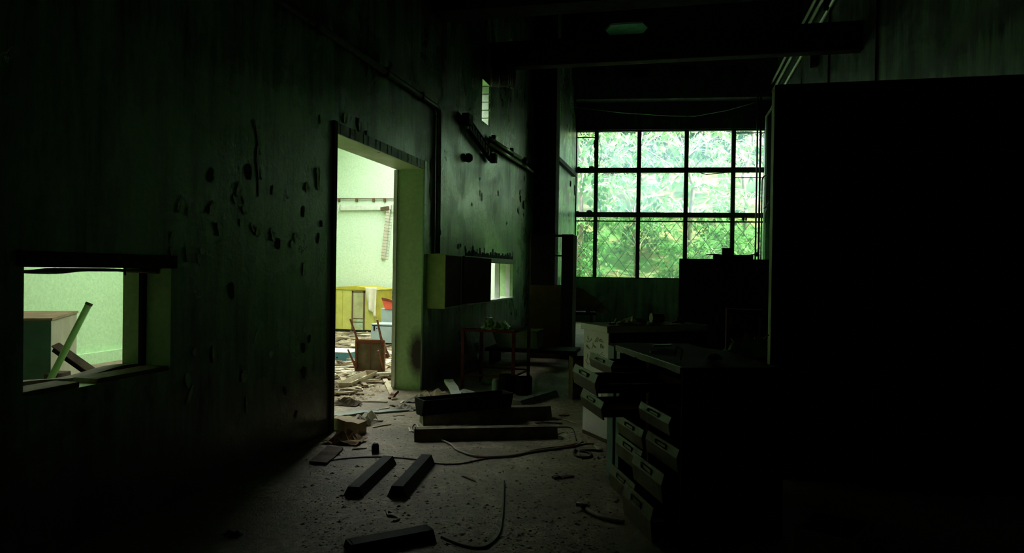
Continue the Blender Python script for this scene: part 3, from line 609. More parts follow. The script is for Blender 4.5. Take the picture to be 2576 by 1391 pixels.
tag(centre(MB().sheet(crumple(p+Vector((0.0, 0.08, 0)), 0.24, 0.20, 0.05, 3), 8, 8).build('crumpled_paper', 'paper', solid=0.002)), 'crumpled pale paper sheet lying on the cupboard beside the jar', 'paper')
p = fl(1534, 816, ZT); b = MB(); b.bar(p, p+Vector((0.02, 0.0, 0.045)), 0.03, 0.006); b.bar(p+Vector((0.03, 0.02, 0)), p+Vector((0.05, 0.03, 0.05)), 0.03, 0.006); b.box(p+Vector((0.02, 0.01, 0.006)), (0.06, 0.04, 0.010))
tag(centre(b.build('bracket_scrap', 'grey_metal')), 'small bent metal bracket on the left end of the cupboard top', 'bracket')
p = fl(1700, 816, ZT); tag(centre(MB().sheet(crumple(p+Vector((0.02, 0.06, 0)), 0.10, 0.10, 0.06, 5, 5, 5), 5, 5).build('cardboard_scrap', 'cardboard', solid=0.004)), 'torn cardboard piece on the right end of the cupboard top', 'cardboard')

# ------------------------------------------------------------------ tall dark partition on the right
pa = thing('partition_screen', 'tall near-black partition board at the right with a pale left edge', 'partition', (1.5, 5.28, 0))
y0 = 5.20; xe = ony(1946, 500, y0).x; ztop = ony(1948, 213, y0).z
MB().span((xe, y0, 0), (XR-0.005, y0+0.16, ztop)).build('board', 'partition_board', pa, bevel=0.004, world=True)
MB().span((xe-0.004, y0+0.004, 0.0), (xe+0.003, y0+0.155, ztop-0.002)).build('edge_strip', 'edge_paint', pa, world=True)

# wooden crate at the lower right corner
p0, p1 = fl(1995, 1326, 0.36), fl(2152, 1362, 0.36); dx = (p1-p0); rz = math.atan2(dx.y, dx.x); W = dx.length
cr = thing('wooden_crate', 'light wooden crate at the bottom right corner of the floor', 'crate', (p0.x, p0.y, 0), rz)
for k in range(3): MB().span((0, 0, 0.004+0.12*k), (W, 0.014, 0.112+0.12*k+0.003*k)).build('front_plank', 'pale_wood', cr, bevel=0.003)
for x in (0.0, W-0.016): MB().span((x, 0.014, 0.0), (x+0.016, 0.30, 0.355)).build('side_board', 'old_wood', cr, bevel=0.003)
MB().span((0, 0.30, 0), (W, 0.314, 0.35)).build('back_board', 'old_wood', cr); MB().span((0.016, 0.014, 0.0), (W-0.016, 0.30, 0.012)).build('base_board', 'old_wood', cr)

# ------------------------------------------------------------------ middle distance, right: locker, red frame, rag pile
lk = thing('steel_locker', 'black steel locker cabinet silhouetted against the right of the window', 'locker', (0.58, 9.2, 0))
x0, x1 = ony(1708, 700, 9.0).x, ony(1941, 700, 9.0).x; zl = ony(1760, 651, 9.0).z
MB().span((x0, 9.0, 0), (x1, 9.45, zl)).build('body', 'dark_steel', lk, bevel=0.006, world=True)
for k in range(2):
    a = x0+0.02+k*(x1-x0)/2; d = MB().span((a, 8.985, 0.08), (a+(x1-x0)/2-0.04, 9.0, zl-0.04)).build('door', 'dark_steel', lk, bevel=0.003, world=True)
    MB().span((a+(0.05 if k else (x1-x0)/2-0.11), 8.972, 0.8), (a+(0.07 if k else (x1-x0)/2-0.09), 8.985, 0.92)).build('handle', 'grey_metal', d, world=True)
b = MB(); xa, xb_ = ony(1795, 645, 9.2).x, ony(1892, 645, 9.2).x
b.span((xa, 9.05, zl), (xb_, 9.35, zl+0.055)); o = b.build('flat_carton', 'black_rubber', bevel=0.003)
o2 = MB().bar((xa-0.05, 9.15, zl+0.062), (xa+0.06, 9.2, zl+0.056), 0.2, 0.006).build('flap', 'black_rubber', o); tag(o, 'flat dark carton lying on top of the black locker', 'box')
xa, xb_ = ony(1817, 632, 9.2).x, ony(1843, 632, 9.2).x
o = MB().span((xa, 9.1, zl+0.056), (xb_, 9.28, zl+0.135)).build('small_carton', 'black_rubber', bevel=0.003); MB().span((xa-0.002, 9.098, zl+0.12), (xb_+0.002, 9.282, zl+0.137)).build('lid', 'black_rubber', o); tag(o, 'small dark box standing on the flat carton on the locker', 'box')
# dark red shelf frame and rag heap on a low table
tb = thing('work_table', 'low dark table loaded with rags behind the drawer cabinet', 'table', (0.78, 6.9, 0))
MB().span((0.30, 6.55, 0.60), (1.30, 7.25, 0.635)).build('top', 'dark_scrap', tb, bevel=0.004, world=True)
for (x, y) in ((0.34, 6.6), (1.26, 6.6), (0.34, 7.2), (1.26, 7.2)): MB().span((x-0.02, y-0.02, 0), (x+0.02, y+0.02, 0.60)).build('leg', 'dark_steel', tb, world=True)
ff = thing('red_wooden_frame', 'dark red open wooden box frame standing on the low table', 'frame', (0.86, 7.1, 0.635))
xa, xb_ = ony(1826, 800, 7.1).x, ony(1918, 800, 7.1).x; za, zb_ = 0.64, ony(1870, 776, 7.1).z
for q in (((xa, 6.98, za), (xa+0.025, 7.18, zb_)), ((xb_-0.025, 6.98, za), (xb_, 7.18, zb_)), ((xa, 6.98, zb_-0.075), (xb_, 7.18, zb_-0.004)), ((xa, 6.98, za), (xb_, 7.18, za+0.03)), ((xa+0.02, 6.98, za+0.16), (xb_-0.02, 7.18, za+0.18))):
    MB().span(*q).build('board', 'rust_red_metal', ff, bevel=0.003, world=True)
p = Vector((0.66, 6.72, 0.635))
tag(centre(MB().sheet(crumple(p, 0.56, 0.26, 0.20, 11, 14, 10), 14, 10).build('rag_heap', 'glass_scrap', smooth=True, solid=0.004)), 'heap of dull green rags on the low table beside the partition', 'rags')
b = MB(); b.span((0.92, 6.62, 0.64), (1.06, 6.64, 0.78)); b.span((0.92, 6.64, 0.64), (0.935, 6.80, 0.78)); b.span((1.045, 6.64, 0.64), (1.06, 6.80, 0.78)); b.span((0.92, 6.80, 0.64), (1.06, 6.815, 0.78)); b.span((0.935, 6.64, 0.64), (1.045, 6.80, 0.652))
tag(centre(b.build('small_open_box', 'cardboard')), 'small open cardboard box beside the green rags', 'box')
scr('wire_curl', [(0.62, 6.9, 0.636), fl(1800, 806, 0.75), fl(1797, 802, 0.80), fl(1804, 797, 0.82), fl(1812, 800, 0.8)], 0.006, 'cable_pale', 'small pale wire hook standing over the cupboard end', 'wire')
scr('wire_curl', [ony(1922, 852, 5.28), ony(1928, 846, 5.28), ony(1934, 843, 5.28), ony(1944, 846, 5.28)], 0.005, 'cable_pale', 'pale wire curl touching the edge of the partition', 'wire')

# ------------------------------------------------------------------ middle distance, left: shelf, bench, table
sh = thing('tall_shelf', 'tall dark open shelf cabinet standing against the left wall before the window', 'shelf', (-2.0, 11.5, 0))
Y1 = 11.34; xs_ = [ony(u, 700, Y1).x for u in (1335, 1395, 1412, 1441)]; zh = ony(1390, 590, Y1).z; zm = ony(1400, 718, Y1).z; zb2 = ony(1400, 642, Y1).z
MB().span((xs_[0], Y1, zm), (xs_[1], Y1+0.02, zh)).build('upper_door', 'dark_steel', sh, bevel=0.003, world=True)
MB().span((xs_[2], Y1-0.01, 0), (xs_[3], Y1+0.02, zh+0.005)).build('right_door', 'dark_steel', sh, bevel=0.003, world=True)
MB().span((xs_[0], Y1, 0.05), (xs_[2], Y1+0.02, zm)).build('lower_door', 'ochre_panel', sh, bevel=0.003, world=True)
MB().span((xs_[0], Y1, zh-0.02), (xs_[3], Y1+0.40, zh)).build('top_board', 'dark_scrap', sh, world=True)
for z in (zb2, zm): MB().span((xs_[0], Y1+0.02, z-0.012), (xs_[3], Y1+0.40, z+0.004)).build('shelf_board', 'dark_scrap', sh, world=True)
MB().span((xs_[0]-0.02, Y1, 0), (xs_[0], Y1+0.40, zh)).build('side_panel', 'dark_scrap', sh, world=True)
MB().span((xs_[3]-0.02, Y1+0.02, 0), (xs_[3], Y1+0.40, zh)).build('side_panel', 'dark_scrap', sh, world=True)
MB().span((xs_[0], Y1+0.02, 0.0), (xs_[3], Y1+0.40, 0.05)).build('plinth', 'dark_scrap', sh, world=True)
bn = thing('low_bench', 'low black bench under the enamel tub by the left wall', 'bench', (-2.1, 10.55, 0))
MB().span((-2.8, 10.3, 0.20), (-1.45, 10.9, 0.25)).build('seat', 'dark_steel', bn, bevel=0.004, world=True)
for x in (-2.75, -1.55): MB().span((x, 10.35, 0), (x+0.06, 10.85, 0.20)).build('trestle', 'dark_steel', bn, world=True)
tu = thing('enamel_tub', 'dull green enamel tub standing on the low bench', 'tub', (-2.0, 10.55, 0.25))
xa, xb_ = ony(1238, 850, 10.4).x, ony(1352, 850, 10.4).x; zt_ = ony(1300, 832, 10.4).z
b = MB()
def ring(x0, x1, y0, y1, z): return [(x0, y0, z), (x1, y0, z), (x1, y1, z), (x0, y1, z)]
o_ = ring(xa, xb_, 10.34, 10.84, zt_)+ring(xa+0.10, xb_+0.005, 10.38, 10.80, 0.252)+ring(xa+0.02, xb_-0.02, 10.36, 10.82, zt_)+ring(xa+0.11, xb_-0.015, 10.40, 10.78, 0.27)
fs = [(4+i, 4+(i+1) % 4, (i+1) % 4, i) for i in range(4)]+[(7, 6, 5, 4)]+[(8+i, 8+(i+1) % 4, 12+(i+1) % 4, 12+i) for i in range(4)]+[(12, 13, 14, 15)]+[(i, (i+1) % 4, 8+(i+1) % 4, 8+i) for i in range(4)]
b.add(o_, fs); b.build('basin', 'tub_enamel', tu, bevel=0.008, world=True)
b = MB()
for i in range(4):
    a, c = Vector(o_[i]), Vector(o_[(i+1) % 4]); b.tube([a, c], 0.012, 8)
b.build('rim', 'tub_enamel', tu, smooth=True, world=True)
# steel frame table with glass junk
ft = thing('frame_table', 'dark steel frame table with glass junk on it by the left wall', 'table', (-2.12, 8.35, 0))
legs = [(-2.46, 8.06), (-1.84, 8.02), (-1.80, 8.68), (-2.42, 8.72)]; th = 0.70
for (x, y) in legs: MB().span((x-0.018, y-0.018, 0), (x+0.018, y+0.018, th)).build('leg', 'rust_red_metal', ft, world=True)
for i in range(4):
    a, c = legs[i], legs[(i+1) % 4]
    MB().bar((*a, th), (*c, th), 0.03, 0.03).build('top_rail', 'rust_red_metal', ft, world=True); MB().bar((*a, 0.18), (*c, 0.18), 0.02, 0.02).build('lower_rail', 'rust_red_metal', ft, world=True)
MB().sheet(lambda u, v: (-2.45+0.63*u, 8.05+0.64*v, th+0.018+0.006*math.sin(u*7+v*3)), 8, 8).build('top_sheet', 'dark_steel', ft, solid=0.006, world=True)
for k, (u, v, w, lab) in enumerate(((1224, 831, 0.12, 'left heap of broken green glass on the frame table'), (1252, 830, 0.13, 'middle heap of broken glass on the frame table'), (1268, 828, 0.12, 'right heap of broken green glass on the frame table'))):
    p = fl(u, v, th+0.026); tag(centre(MB().sheet(crumple(p, w, w, 0.09, 20+k, 5, 5), 5, 5).build('glass_heap', 'glass_scrap', solid=0.004)), lab, 'glass')
p = fl(1232, 824, th+0.026)
jr = thing('glass_jar', 'round green glass jar standing at the back of the frame table', 'jar', tuple(p))
MB().lathe([(0, 0), (0.045, 0), (0.055, 0.02), (0.055, 0.08), (0.035, 0.10), (0.03, 0.102), (0.03, 0.09), (0.045, 0.075)], p, (0, 0, 1), 16).build('body', 'glass_scrap', jr, smooth=True, world=True)
MB().lathe([(0.032, 0.10), (0.036, 0.10), (0.036, 0.118), (0.0, 0.12)], p, (0, 0, 1), 16).build('rim', 'glass_scrap', jr, world=True)
for (u, v, w, h, lab) in ((1271, 992, 0.20, 0.21, 'left black open canister under the frame table'), (1313, 996, 0.19, 0.20, 'right black open canister under the frame table')):
    p = fl(u, v); o = centre(MB().lathe([(0, 0), (w*0.46, 0), (w*0.5, 0.02), (w*0.5, h), (w*0.47, h), (w*0.46, 0.02), (0, 0.015)], (p.x, p.y+w/2, 0), (0, 0, 1), 16).build('canister', 'black_rubber', smooth=False)); tag(o, lab, 'canister')
    t = MB(); t.tube([(-w/2, 0, h*0.9), (-w*0.35, 0, h*1.18), (0, 0, h*1.26), (w*0.35, 0, h*1.18), (w/2, 0, h*0.9)], 0.004, 6).build('handle', 'cable_red', o, smooth=True)
p = fl(1228, 968); o = centre(MB().lathe([(0, 0), (0.035, 0), (0.037, 0.10), (0.02, 0.14), (0.014, 0.20), (0.0, 0.20)], (p.x-0.08, p.y, 0.037), (1, -0.3, 0), 14).build('bottle', 'glass_scrap', smooth=True)); tag(o, 'green glass bottle lying on the floor by the black canisters', 'bottle')
p = fl(1246, 986); o = centre(MB().lathe([(0, 0), (0.04, 0), (0.043, 0.03), (0.043, 0.12), (0.032, 0.14), (0.032, 0.15), (0, 0.15)], (p.x, p.y, 0), (0, 0, 1), 14).build('pale_jar', 'blue_grey_paint', smooth=True)); tag(o, 'bluish white jar standing beside the left black canister', 'jar')
# clutter bench below the window, left
wbn = thing('window_bench', 'dark workbench below the left end of the window', 'bench', (-2.0, 14.2, 0))
z0 = ony(1470, 786, 13.6).z
MB().span((-2.42, 13.6, z0-0.05), (ony(1500, 786, 13.6).x, 14.1, z0)).build('top', 'dark_steel', wbn, bevel=0.004, world=True)
for x in (-2.38, ony(1492, 786, 13.6).x-0.06): MB().span((x, 13.64, 0), (x+0.05, 14.06, z0-0.05)).build('leg', 'dark_steel', wbn, world=True)
p = Vector((ony(1470, 780, 13.8).x, 13.85, z0))
b = MB(); xa, xb_ = ony(1441, 760, 13.9).x, ony(1500, 760, 13.9).x
b.sheet(lambda u, v: (xa+(xb_-xa+0.25*v)*u, 13.95-0.1*v, z0+0.02+0.42*(1-v)*(1-0.35*u*u)+0.03*math.sin(u*6)), 8, 6)
tag(centre(b.build('bent_cardboard', 'cardboard', smooth=True, solid=0.012)), 'large bent cardboard sheet leaning on the window bench', 'cardboard')
a_ = Vector((ony(1488, 780, 13.7).x, 13.7, z0+0.015)); c_ = ony(1524, 752, 13.8); tag(centre(MB().tube([a_, c_], 0.014, 6).build('stick', 'grey_metal')), 'thin metal stick leaning against the bent cardboard', 'stick')
o = centre(MB().lathe([(0, 0), (0.04, 0), (0.04, 0.10), (0.035, 0.10), (0.034, 0.01), (0, 0.01)], (ony(1478, 780, 13.7).x, 13.72, z0), (0, 0, 1), 12).build('tin_cup', 'grey_metal', smooth=False)); tag(o, 'small tin cup standing on the edge of the window bench', 'cup')
# small timber box behind the cupboard
q = fl(1440, 1006); cr = thing('small_crate', 'small reddish wooden crate peeking out left of the cupboard', 'crate', (q.x, q.y, 0), 0.3)
for k in range(3): MB().span((0, 0, 0.01+0.15*k), (0.30, 0.015, 0.14+0.15*k)).build('slat', 'dark_scrap', cr, bevel=0.003)
for x in (0, 0.285): MB().span((x, 0.015, 0), (x+0.015, 0.3, 0.45)).build('side_board', 'old_wood', cr)
MB().span((0.015, 0.285, 0), (0.285, 0.30, 0.45)).build('back_board', 'old_wood', cr)

# ------------------------------------------------------------------ fallen light fittings and lumber on the floor
def trough(name, label, a, c, w, h, mt, group=None, cat='light fitting', inner=None, flip=False):
    """pressed metal lamp housing: open channel with lips and end caps"""
    a, c = Vector(a), Vector(c); d = (c-a); L = d.length; rz = math.atan2(d.y, d.x); t = thing(name, label, cat, tuple(a), rz, group)
    tilt = d.z/L; P = lambda x, y, z: (x, y, z+tilt*x)
    e = 0.006; wt, wb_ = (w, w*0.55) if not flip else (w*0.55, w)
    prof = [(-wb_/2, 0), (wb_/2, 0), (wt/2, h), (wt/2-e, h), (wb_/2-e, e), (-wb_/2+e, e), (-wt/2+e, h), (-wt/2, h)]
    if flip: prof = [(-wb_/2, 0), (-wb_/2+e, 0), (-wt/2+e, h-e), (wt/2-e, h-e), (wb_/2-e, 0), (wb_/2, 0), (wt/2, h), (-wt/2, h)]
    b = MB(); n = len(prof)
    vs = [P(0, y, z) for y, z in prof]+[P(L, y, z) for y, z in prof]
    b.add(vs, [(i, (i+1) % n, n+(i+1) % n, n+i) for i in range(n)]); b.build('housing', mt, t)
    for x in (0.0, L):
        MB().add([P(x-0.008, y, z) for y, z in ((-wb_/2, 0), (wb_/2, 0), (wt/2, h), (-wt/2, h))]+[P(x+0.008, y, z) for y, z in ((-wb_/2, 0), (wb_/2, 0), (wt/2, h), (-wt/2, h))],
                 [(3, 2, 1, 0), (4, 5, 6, 7), (0, 1, 5, 4), (1, 2, 6, 5), (2, 3, 7, 6), (3, 0, 4, 7)]).build('end_cap', mt, t)
    for k in range(3):
        x = L*(0.2+0.28*k); MB().box(P(x, 0, h*0.35 if not flip else h*0.5), (0.12, w*0.3, h*0.4)).build('ballast', inner or 'dark_steel', t)
    return t
trough('lamp_housing', 'long dark lamp housing at the bottom of the crossed pile', fl(1062, 1066), fl(1378, 1050), 0.20, 0.12, 'olive_scrap', None, flip=True)
trough('lamp_housing', 'dark rusty lamp housing lying on top of the crossed pile', fl(1056, 1044, 0.125), fl(1276, 1022, 0.125), 0.20, 0.14, 'dark_steel', inner='rust_red_metal')
trough('lamp_housing', 'grey lamp housing at the right end of the crossed pile', fl(1300, 1024), fl(1390, 996), 0.16, 0.07, 'grey_metal', flip=True)
trough('lamp_housing', 'single long lamp housing lying on the floor in front of the pile', fl(1044, 1106), fl(1396, 1098), 0.16, 0.095, 'olive_scrap', flip=True)
trough('lamp_housing', 'dark lamp housing lying lengthwise on the near floor, right of two', fl(1000, 1250), fl(1072, 1168), 0.13, 0.07, 'dark_steel', flip=True, inner='black_rubber')
trough('lamp_housing', 'broken dark lamp housing lying lengthwise on the near floor, left of two', fl(890, 1248), fl(975, 1168), 0.13, 0.06, 'dark_steel', flip=True, inner='black_rubber')
trough('lamp_housing', 'greenish lamp housing lying across the doorway floor before the chair', fl(866, 982), fl(934, 950), 0.16, 0.09, 'pale_wood', inner='lamp_white')
trough('lamp_housing', 'dark broken housing at the very bottom of the floor', fl(880, 1388), fl(1078, 1350), 0.16, 0.05, 'dark_steel', flip=True, inner='black_rubber')
def plank(name, label, a, c, w, t, mt, cat='plank', group=None, seed=0):
    """warped board with splintered ends"""
    a, c = Vector(a), Vector(c); x = (c-a).normalized(); y = Vector((0, 0, 1)).cross(x).normalized(); z = x.cross(y); L = (c-a).length; rr = random.Random(seed*7+3); b = MB(); n = 6
    top = []; bot = []
    for i in range(n+1):
        s = i/n*L; bow = 0.012*math.sin(i/n*3.1)*rr.uniform(-1, 1)
        for k, e in enumerate((-1, 1)):
            ext = rr.uniform(-0.03, 0.03) if i in (0, n) else 0
            p = a+x*(s+ext)+y*(e*w/2*(1+rr.uniform(-0.06, 0.06)))+z*bow; top.append(p+z*t); bot.append(p)
    vs = top+bot; m_ = len(top); fs = []
    for i in range(n):
        q = 2*i; fs += [(q, q+2, q+3, q+1), (m_+q, m_+q+1, m_+q+3, m_+q+2), (q, m_+q, m_+q+2, q+2), (q+1, q+3, m_+q+3, m_+q+1)]
    fs += [(0, 1, m_+1, m_), (2*n, m_+2*n, m_+2*n+1, 2*n+1)]
    b.add(vs, fs); return tag(centre(b.build(name, mt)), label, cat, group)
plank('white_lath', 'white painted slat leaning on the debris right of the doorway', fl(1152, 1004, 0.0), fl(1129, 962, 0.10), 0.10, 0.035, 'lamp_white', 'slat', seed=1)
plank('white_board', 'white board lying behind the leaning slat', fl(1158, 985, 0.04), fl(1236, 1000, 0.0), 0.20, 0.015, 'lamp_white', 'board', seed=2)
plank('pale_board', 'narrow pale board sticking out right of the white board', fl(1205, 996, 0.0), fl(1262, 998, 0.01), 0.12, 0.015, 'pale_wood', 'board', seed=3)
plank('plank', 'short plank lying by the near side of the doorway', fl(800, 1168), fl(842, 1130), 0.14, 0.02, 'dark_scrap', seed=4)
plank('thin_lath', 'pale thin slat lying on the floor at the jamb', fl(992, 1006), fl(968, 956), 0.06, 0.02, 'pale_wood', 'slat', seed=5)
plank('red_stick', 'short reddish stick beside the thin slat', fl(984, 1004), fl(996, 990, 0.05), 0.06, 0.03, 'chair_wood', 'stick', seed=6)
plank('threshold_board', 'long grey board lying across the doorway threshold', fl(838, 1048), fl(1058, 1030), 0.10, 0.02, 'grey_metal', 'board', seed=7)
plank('old_post', 'thick pale broken post lying just inside the doorway', fl(842, 1076, 0.0), fl(912, 1092, 0.0), 0.13, 0.10, 'scrap_wood', 'post', seed=8)
plank('dark_stick', 'short dark stick lying on the near floor', fl(1392, 1204), fl(1432, 1200), 0.04, 0.012, 'dark_scrap', 'stick', seed=9)
plank('far_board', 'flat board lying on the floor left of the cupboard', fl(1290, 1074), fl(1345, 1068), 0.12, 0.006, 'pale_wood', 'board', seed=10)
p = fl(912, 1070)
b = MB(); b.sheet(lambda u, v: (p.x-0.05+0.10*u+0.02*math.sin(v*14), p.y+(v-0.5)*0.34, 0.02+0.07*abs(math.sin(u*3.1))+0.02*math.sin(v*22)), 5, 14)
tag(centre(b.build('louvre_strip', 'pinkish_grille', solid=0.004)), 'crumpled pale louvre strip lying on the floor inside the doorway', 'strip')
for k, (u, v, w, d, h, mt, lab) in enumerate(((868, 1112, 0.30, 0.22, 0.08, 'cardboard', 'folded cardboard sheet at the near foot of the doorway'), (1066, 968, 0.22, 0.20, 0.10, 'cardboard', 'brown rag heaped at the foot of the far jamb'), (1095, 1000, 0.34, 0.26, 0.09, 'scrap_wood', 'heap of torn insulation behind the pile of lamp housings'),
        (1060, 1010, 0.28, 0.24, 0.07, 'grit', 'heap of plaster crumbs at the left of the lamp housings'), (1020, 1030, 0.22, 0.18, 0.05, 'grit', 'small heap of plaster crumbs near the doorway'), (875, 1018, 0.26, 0.18, 0.07, 'dark_scrap', 'dark crumpled scrap inside the doorway'), (862, 982, 0.4, 0.3, 0.03, 'paper', 'pale paper litter left of the greenish lamp housing'))):
    p = fl(u, v); tag(centre(MB().sheet(crumple(p, w, d, h, 40+k, 7, 7), 7, 7).build('floor_scrap', mt, solid=0.003)), lab, 'scrap')
o = centre(MB().box(fl(944, 1138)+Vector((0, 0, 0.03)), (0.055, 0.055, 0.06), rotz(0.4)).box(fl(944, 1138)+Vector((0, 0, 0.064)), (0.04, 0.04, 0.012), rotz(0.4)).build('plug_block', 'black_rubber', bevel=0.006)); tag(o, 'small black block on the floor before the doorway', 'block')
o = centre(MB().sheet(crumple(fl(583, 1349), 0.10, 0.05, 0.03, 77, 4, 3), 4, 3).build('blue_wrapper', 'blue_scrap', solid=0.002)); tag(o, 'small blue wrapper on the dark floor at lower left', 'wrapper')
# cables
def spl(pts, n=6):
    out = []; P = [Vector(p) for p in pts]; P = [P[0]]+P+[P[-1]]
    for i in range(1, len(P)-2):
        for k in range(n):
            t = k/n; p0, p1, p2, p3 = P[i-1:i+3]
            out.append(0.5*((2*p1)+(p2-p0)*t+(2*p0-5*p1+4*p2-p3)*t*t+(3*p1-p0-3*p2+p3)*t**3))
    out.append(P[-2]); return out
def cable(name, uv, r, mt, label, z=None): return scr(name, spl([fl(u, v, (z or r)) for u, v in uv]), r, mt, label, 'cable', 6)
cable('pale_cable', [(1112, 1107), (1135, 1118), (1147, 1130), (1165, 1138), (1186, 1145), (1230, 1149), (1290, 1146), (1340, 1136), (1400, 1128), (1450, 1120), (1462, 1108)], 0.009, 'cable_pale', 'pale cable snaking from the front lamp housing to the cupboard')
cable('red_cable', [(1190, 1148), (1240, 1151), (1300, 1144), (1350, 1131), (1420, 1122), (1468, 1112)], 0.006, 'cable_red', 'reddish cable lying alongside the pale cable')
cable('thin_cable', [(800, 1164), (860, 1154), (950, 1149), (1040, 1155), (1100, 1166), (1160, 1166), (1215, 1155), (1280, 1148)], 0.005, 'cable_dark', 'thin dark cable crossing the whole floor before the doorway')
cable('floor_cable', [(1268, 1210), (1267, 1260), (1263, 1310), (1255, 1345), (1235, 1368), (1205, 1378), (1160, 1370), (1110, 1350)], 0.006, 'cable_dark', 'thin wire bending towards the camera in the middle of the near floor')
cable('cable_ring', [(1448, 1130), (1443, 1138), (1452, 1148), (1475, 1150), (1488, 1146), (1480, 1138), (1460, 1134), (1490, 1132), (1512, 1134)], 0.008, 'cable_dark', 'ring of black cable on the floor at the foot of the cupboard')
cable('loop_cable', [(1056, 1084), (1046, 1066), (1036, 1074), (1040, 1086), (1068, 1078)], 0.007, 'cable_pale', 'pale loop of cable at the left end of the front lamp housing')
cable('housing_cord', [(972, 1282), (975, 1295), (992, 1298), (1003, 1305), (990, 1310)], 0.006, 'cable_pale', 'short cord curling out of the near lamp housing')
cable('right_wire', [(1450, 1108), (1440, 1078), (1412, 1074), (1390, 1076)], 0.005, 'cable_dark', 'dark wire between the front housing and the cupboard')
pc = thing('plug_cable', 'hose with a pale metal end lying by the drawer cabinet', 'hose', tuple(fl(1500, 1290)))
MB().tube(spl([fl(u, v, 0.014) for u, v in ((1472, 1272), (1478, 1282), (1495, 1293), (1520, 1302), (1570, 1312))]), 0.012, 8).build('hose', 'cable_pale', pc, smooth=True, world=True)
MB().tube([fl(1450, 1268, 0.03), fl(1466, 1272, 0.025)], 0.014, 10).build('metal_end', 'lamp_white', pc, smooth=True, world=True)
MB().tube([fl(1466, 1272, 0.025), fl(1475, 1276, 0.02)], 0.019, 10).build('collar', 'teal_paint', pc, smooth=True, world=True)

# ------------------------------------------------------------------ side room seen through the doorway
yl = thing('yellow_housing', 'yellow metal machine housing with a small door against the side room end wall', 'machine housing', (-7.3, 15.0, 0))
YF = 14.6; xr = ony(945, 780, YF).x; zt_ = ony(870, 725, YF).z; xl = -8.0; xm = ony(897, 720, YF).x; zp = ony(897, 719, YF).z
b = MB(); b.prism([(xl, 0.05), (xr, 0.05), (xr, zt_-0.03), (xl, zt_-0.03)], YF, 15.5, lambda a, q, t: (a, t, q)); b.build('body', 'yellow_paint', yl, bevel=0.01, world=True)
b = MB(); b.prism([(xl-0.03, zt_-0.03), (xr+0.03, zt_-0.035), (xr+0.03, zt_-0.012), (xm, zp), (xl-0.03, zt_-0.01)], YF-0.02, 15.54, lambda a, q, t: (a, t, q)); b.build('roof_sheet', 'yellow_side_paint', yl, bevel=0.004, world=True)
MB().span((xr, YF+0.02, 0.1), (xr+0.012, 15.48, zt_-0.04)).build('side_sheet', 'yellow_side_paint', yl, bevel=0.003, world=True)
da, db = ony(886, 780, YF).x, ony(918, 780, YF).x; dz0, dz1 = 0.05, ony(900, 732, YF).z
d = MB().span((da+0.03, YF-0.02, dz0), (db-0.03, YF+0.01, dz1-0.03)).build('door', 'old_door_panel', yl, bevel=0.004, world=True)
for q in (((da, YF-0.03, dz0), (da+0.03, YF, dz1)), ((db-0.03, YF-0.03, dz0), (db, YF, dz1)), ((da, YF-0.03, dz1-0.03), (db, YF, dz1))): MB().span(*q).build('door_trim', 'brown_trim', yl, world=True)
for z in (0.22, 0.30): MB().span((da+0.03, YF-0.028, z), (db-0.03, YF-0.018, z+0.012)).build('cross_rail', 'brown_trim', d, world=True)
MB().span((xl, YF-0.012, 0.0), (xr, 15.5, 0.05)).build('plinth', 'dark_steel', yl, world=True)
for u in (846, 862): MB().span((ony(u, 760, YF).x-0.004, YF-0.008, 0.06), (ony(u, 760, YF).x+0.004, YF, zt_-0.06)).build('seam', 'yellow_side_paint', yl, world=True)
xa, xb_ = ony(920, 760, YF-0.04).x, ony(949, 760, YF-0.04).x; z1 = ony(930, 724, YF).z; z0 = ony(945, 801, YF).z
b = MB()
def clothf(u, v):
    lim = 0.55+0.45*(0.25+0.75*u) if u < 0.95 else 0.97
    x = xa+(xb_-xa)*(u*(1-0.25*v)+0.22*v); z = z1+0.015-(z1-z0)*v*lim
    return (x, YF-0.07+0.035*math.sin(u*11+v*2)*v-0.01, z)
b.sheet(clothf, 16, 16); tag(centre(b.build('cloth', 'cloth_cream', smooth=True, solid=0.004)), 'cream cloth hanging over the corner of the yellow housing', 'cloth')
# wall lamp and wire line on the end wall
YW = SYE-0.001
wlmp = thing('wall_lamp', 'white batten lamp on the side room wall with a louvre hanging down', 'lamp', tuple(ony(915, 523, YW)))
a, c = ony(858, 524, YW-0.05), ony(985, 522, YW-0.05)
MB().bar(a, c, 0.08, 0.11, (0, 0, 1)).build('batten', 'lamp_white', wlmp, bevel=0.006, world=True)
for (u, du) in ((854, 4), (988, 3)): MB().span(ony(u-du, 532, YW-0.12), ony(u+du, 515, YW)).build('end_cap', 'lamp_white', wlmp, bevel=0.008, world=True)
MB().bar(ony(958, 526, YW-0.12), ony(978, 523, YW-0.12), 0.05, 0.08).build('clip', 'dark_scrap', wlmp, world=True)
a, c = ony(977, 527, YW-0.09), ony(964, 651, YW-0.05)
lv = MB().bar(a, c, 0.10, 0.03, (0, -1, 0)).build('hanging_louvre', 'pinkish_grille', wlmp, bevel=0.004, world=True)
b = MB()
for k in range(17):
    p = a+(c-a)*(k/16); b.tube([p+Vector((-0.05, -0.02, 0.01)), p+Vector((0.13, -0.03, -0.02))], 0.003, 4)
b.tube([a+Vector((0.13, -0.03, -0.1)), c+Vector((0.13, -0.03, -0.02))], 0.002, 4)
b.build('wire_fins', 'brown_trim', lv, world=True)
o = MB().tube([ony(820, 499, YW-0.03), ony(990, 500, YW-0.03)], 0.010, 6).tube([ony(820, 503, YW-0.03), ony(990, 503, YW-0.03)], 0.006, 6).build('wall_wire', 'brown_trim', smooth=True); tag(o, 'double wire strung on hooks above the side room lamp', 'wire')
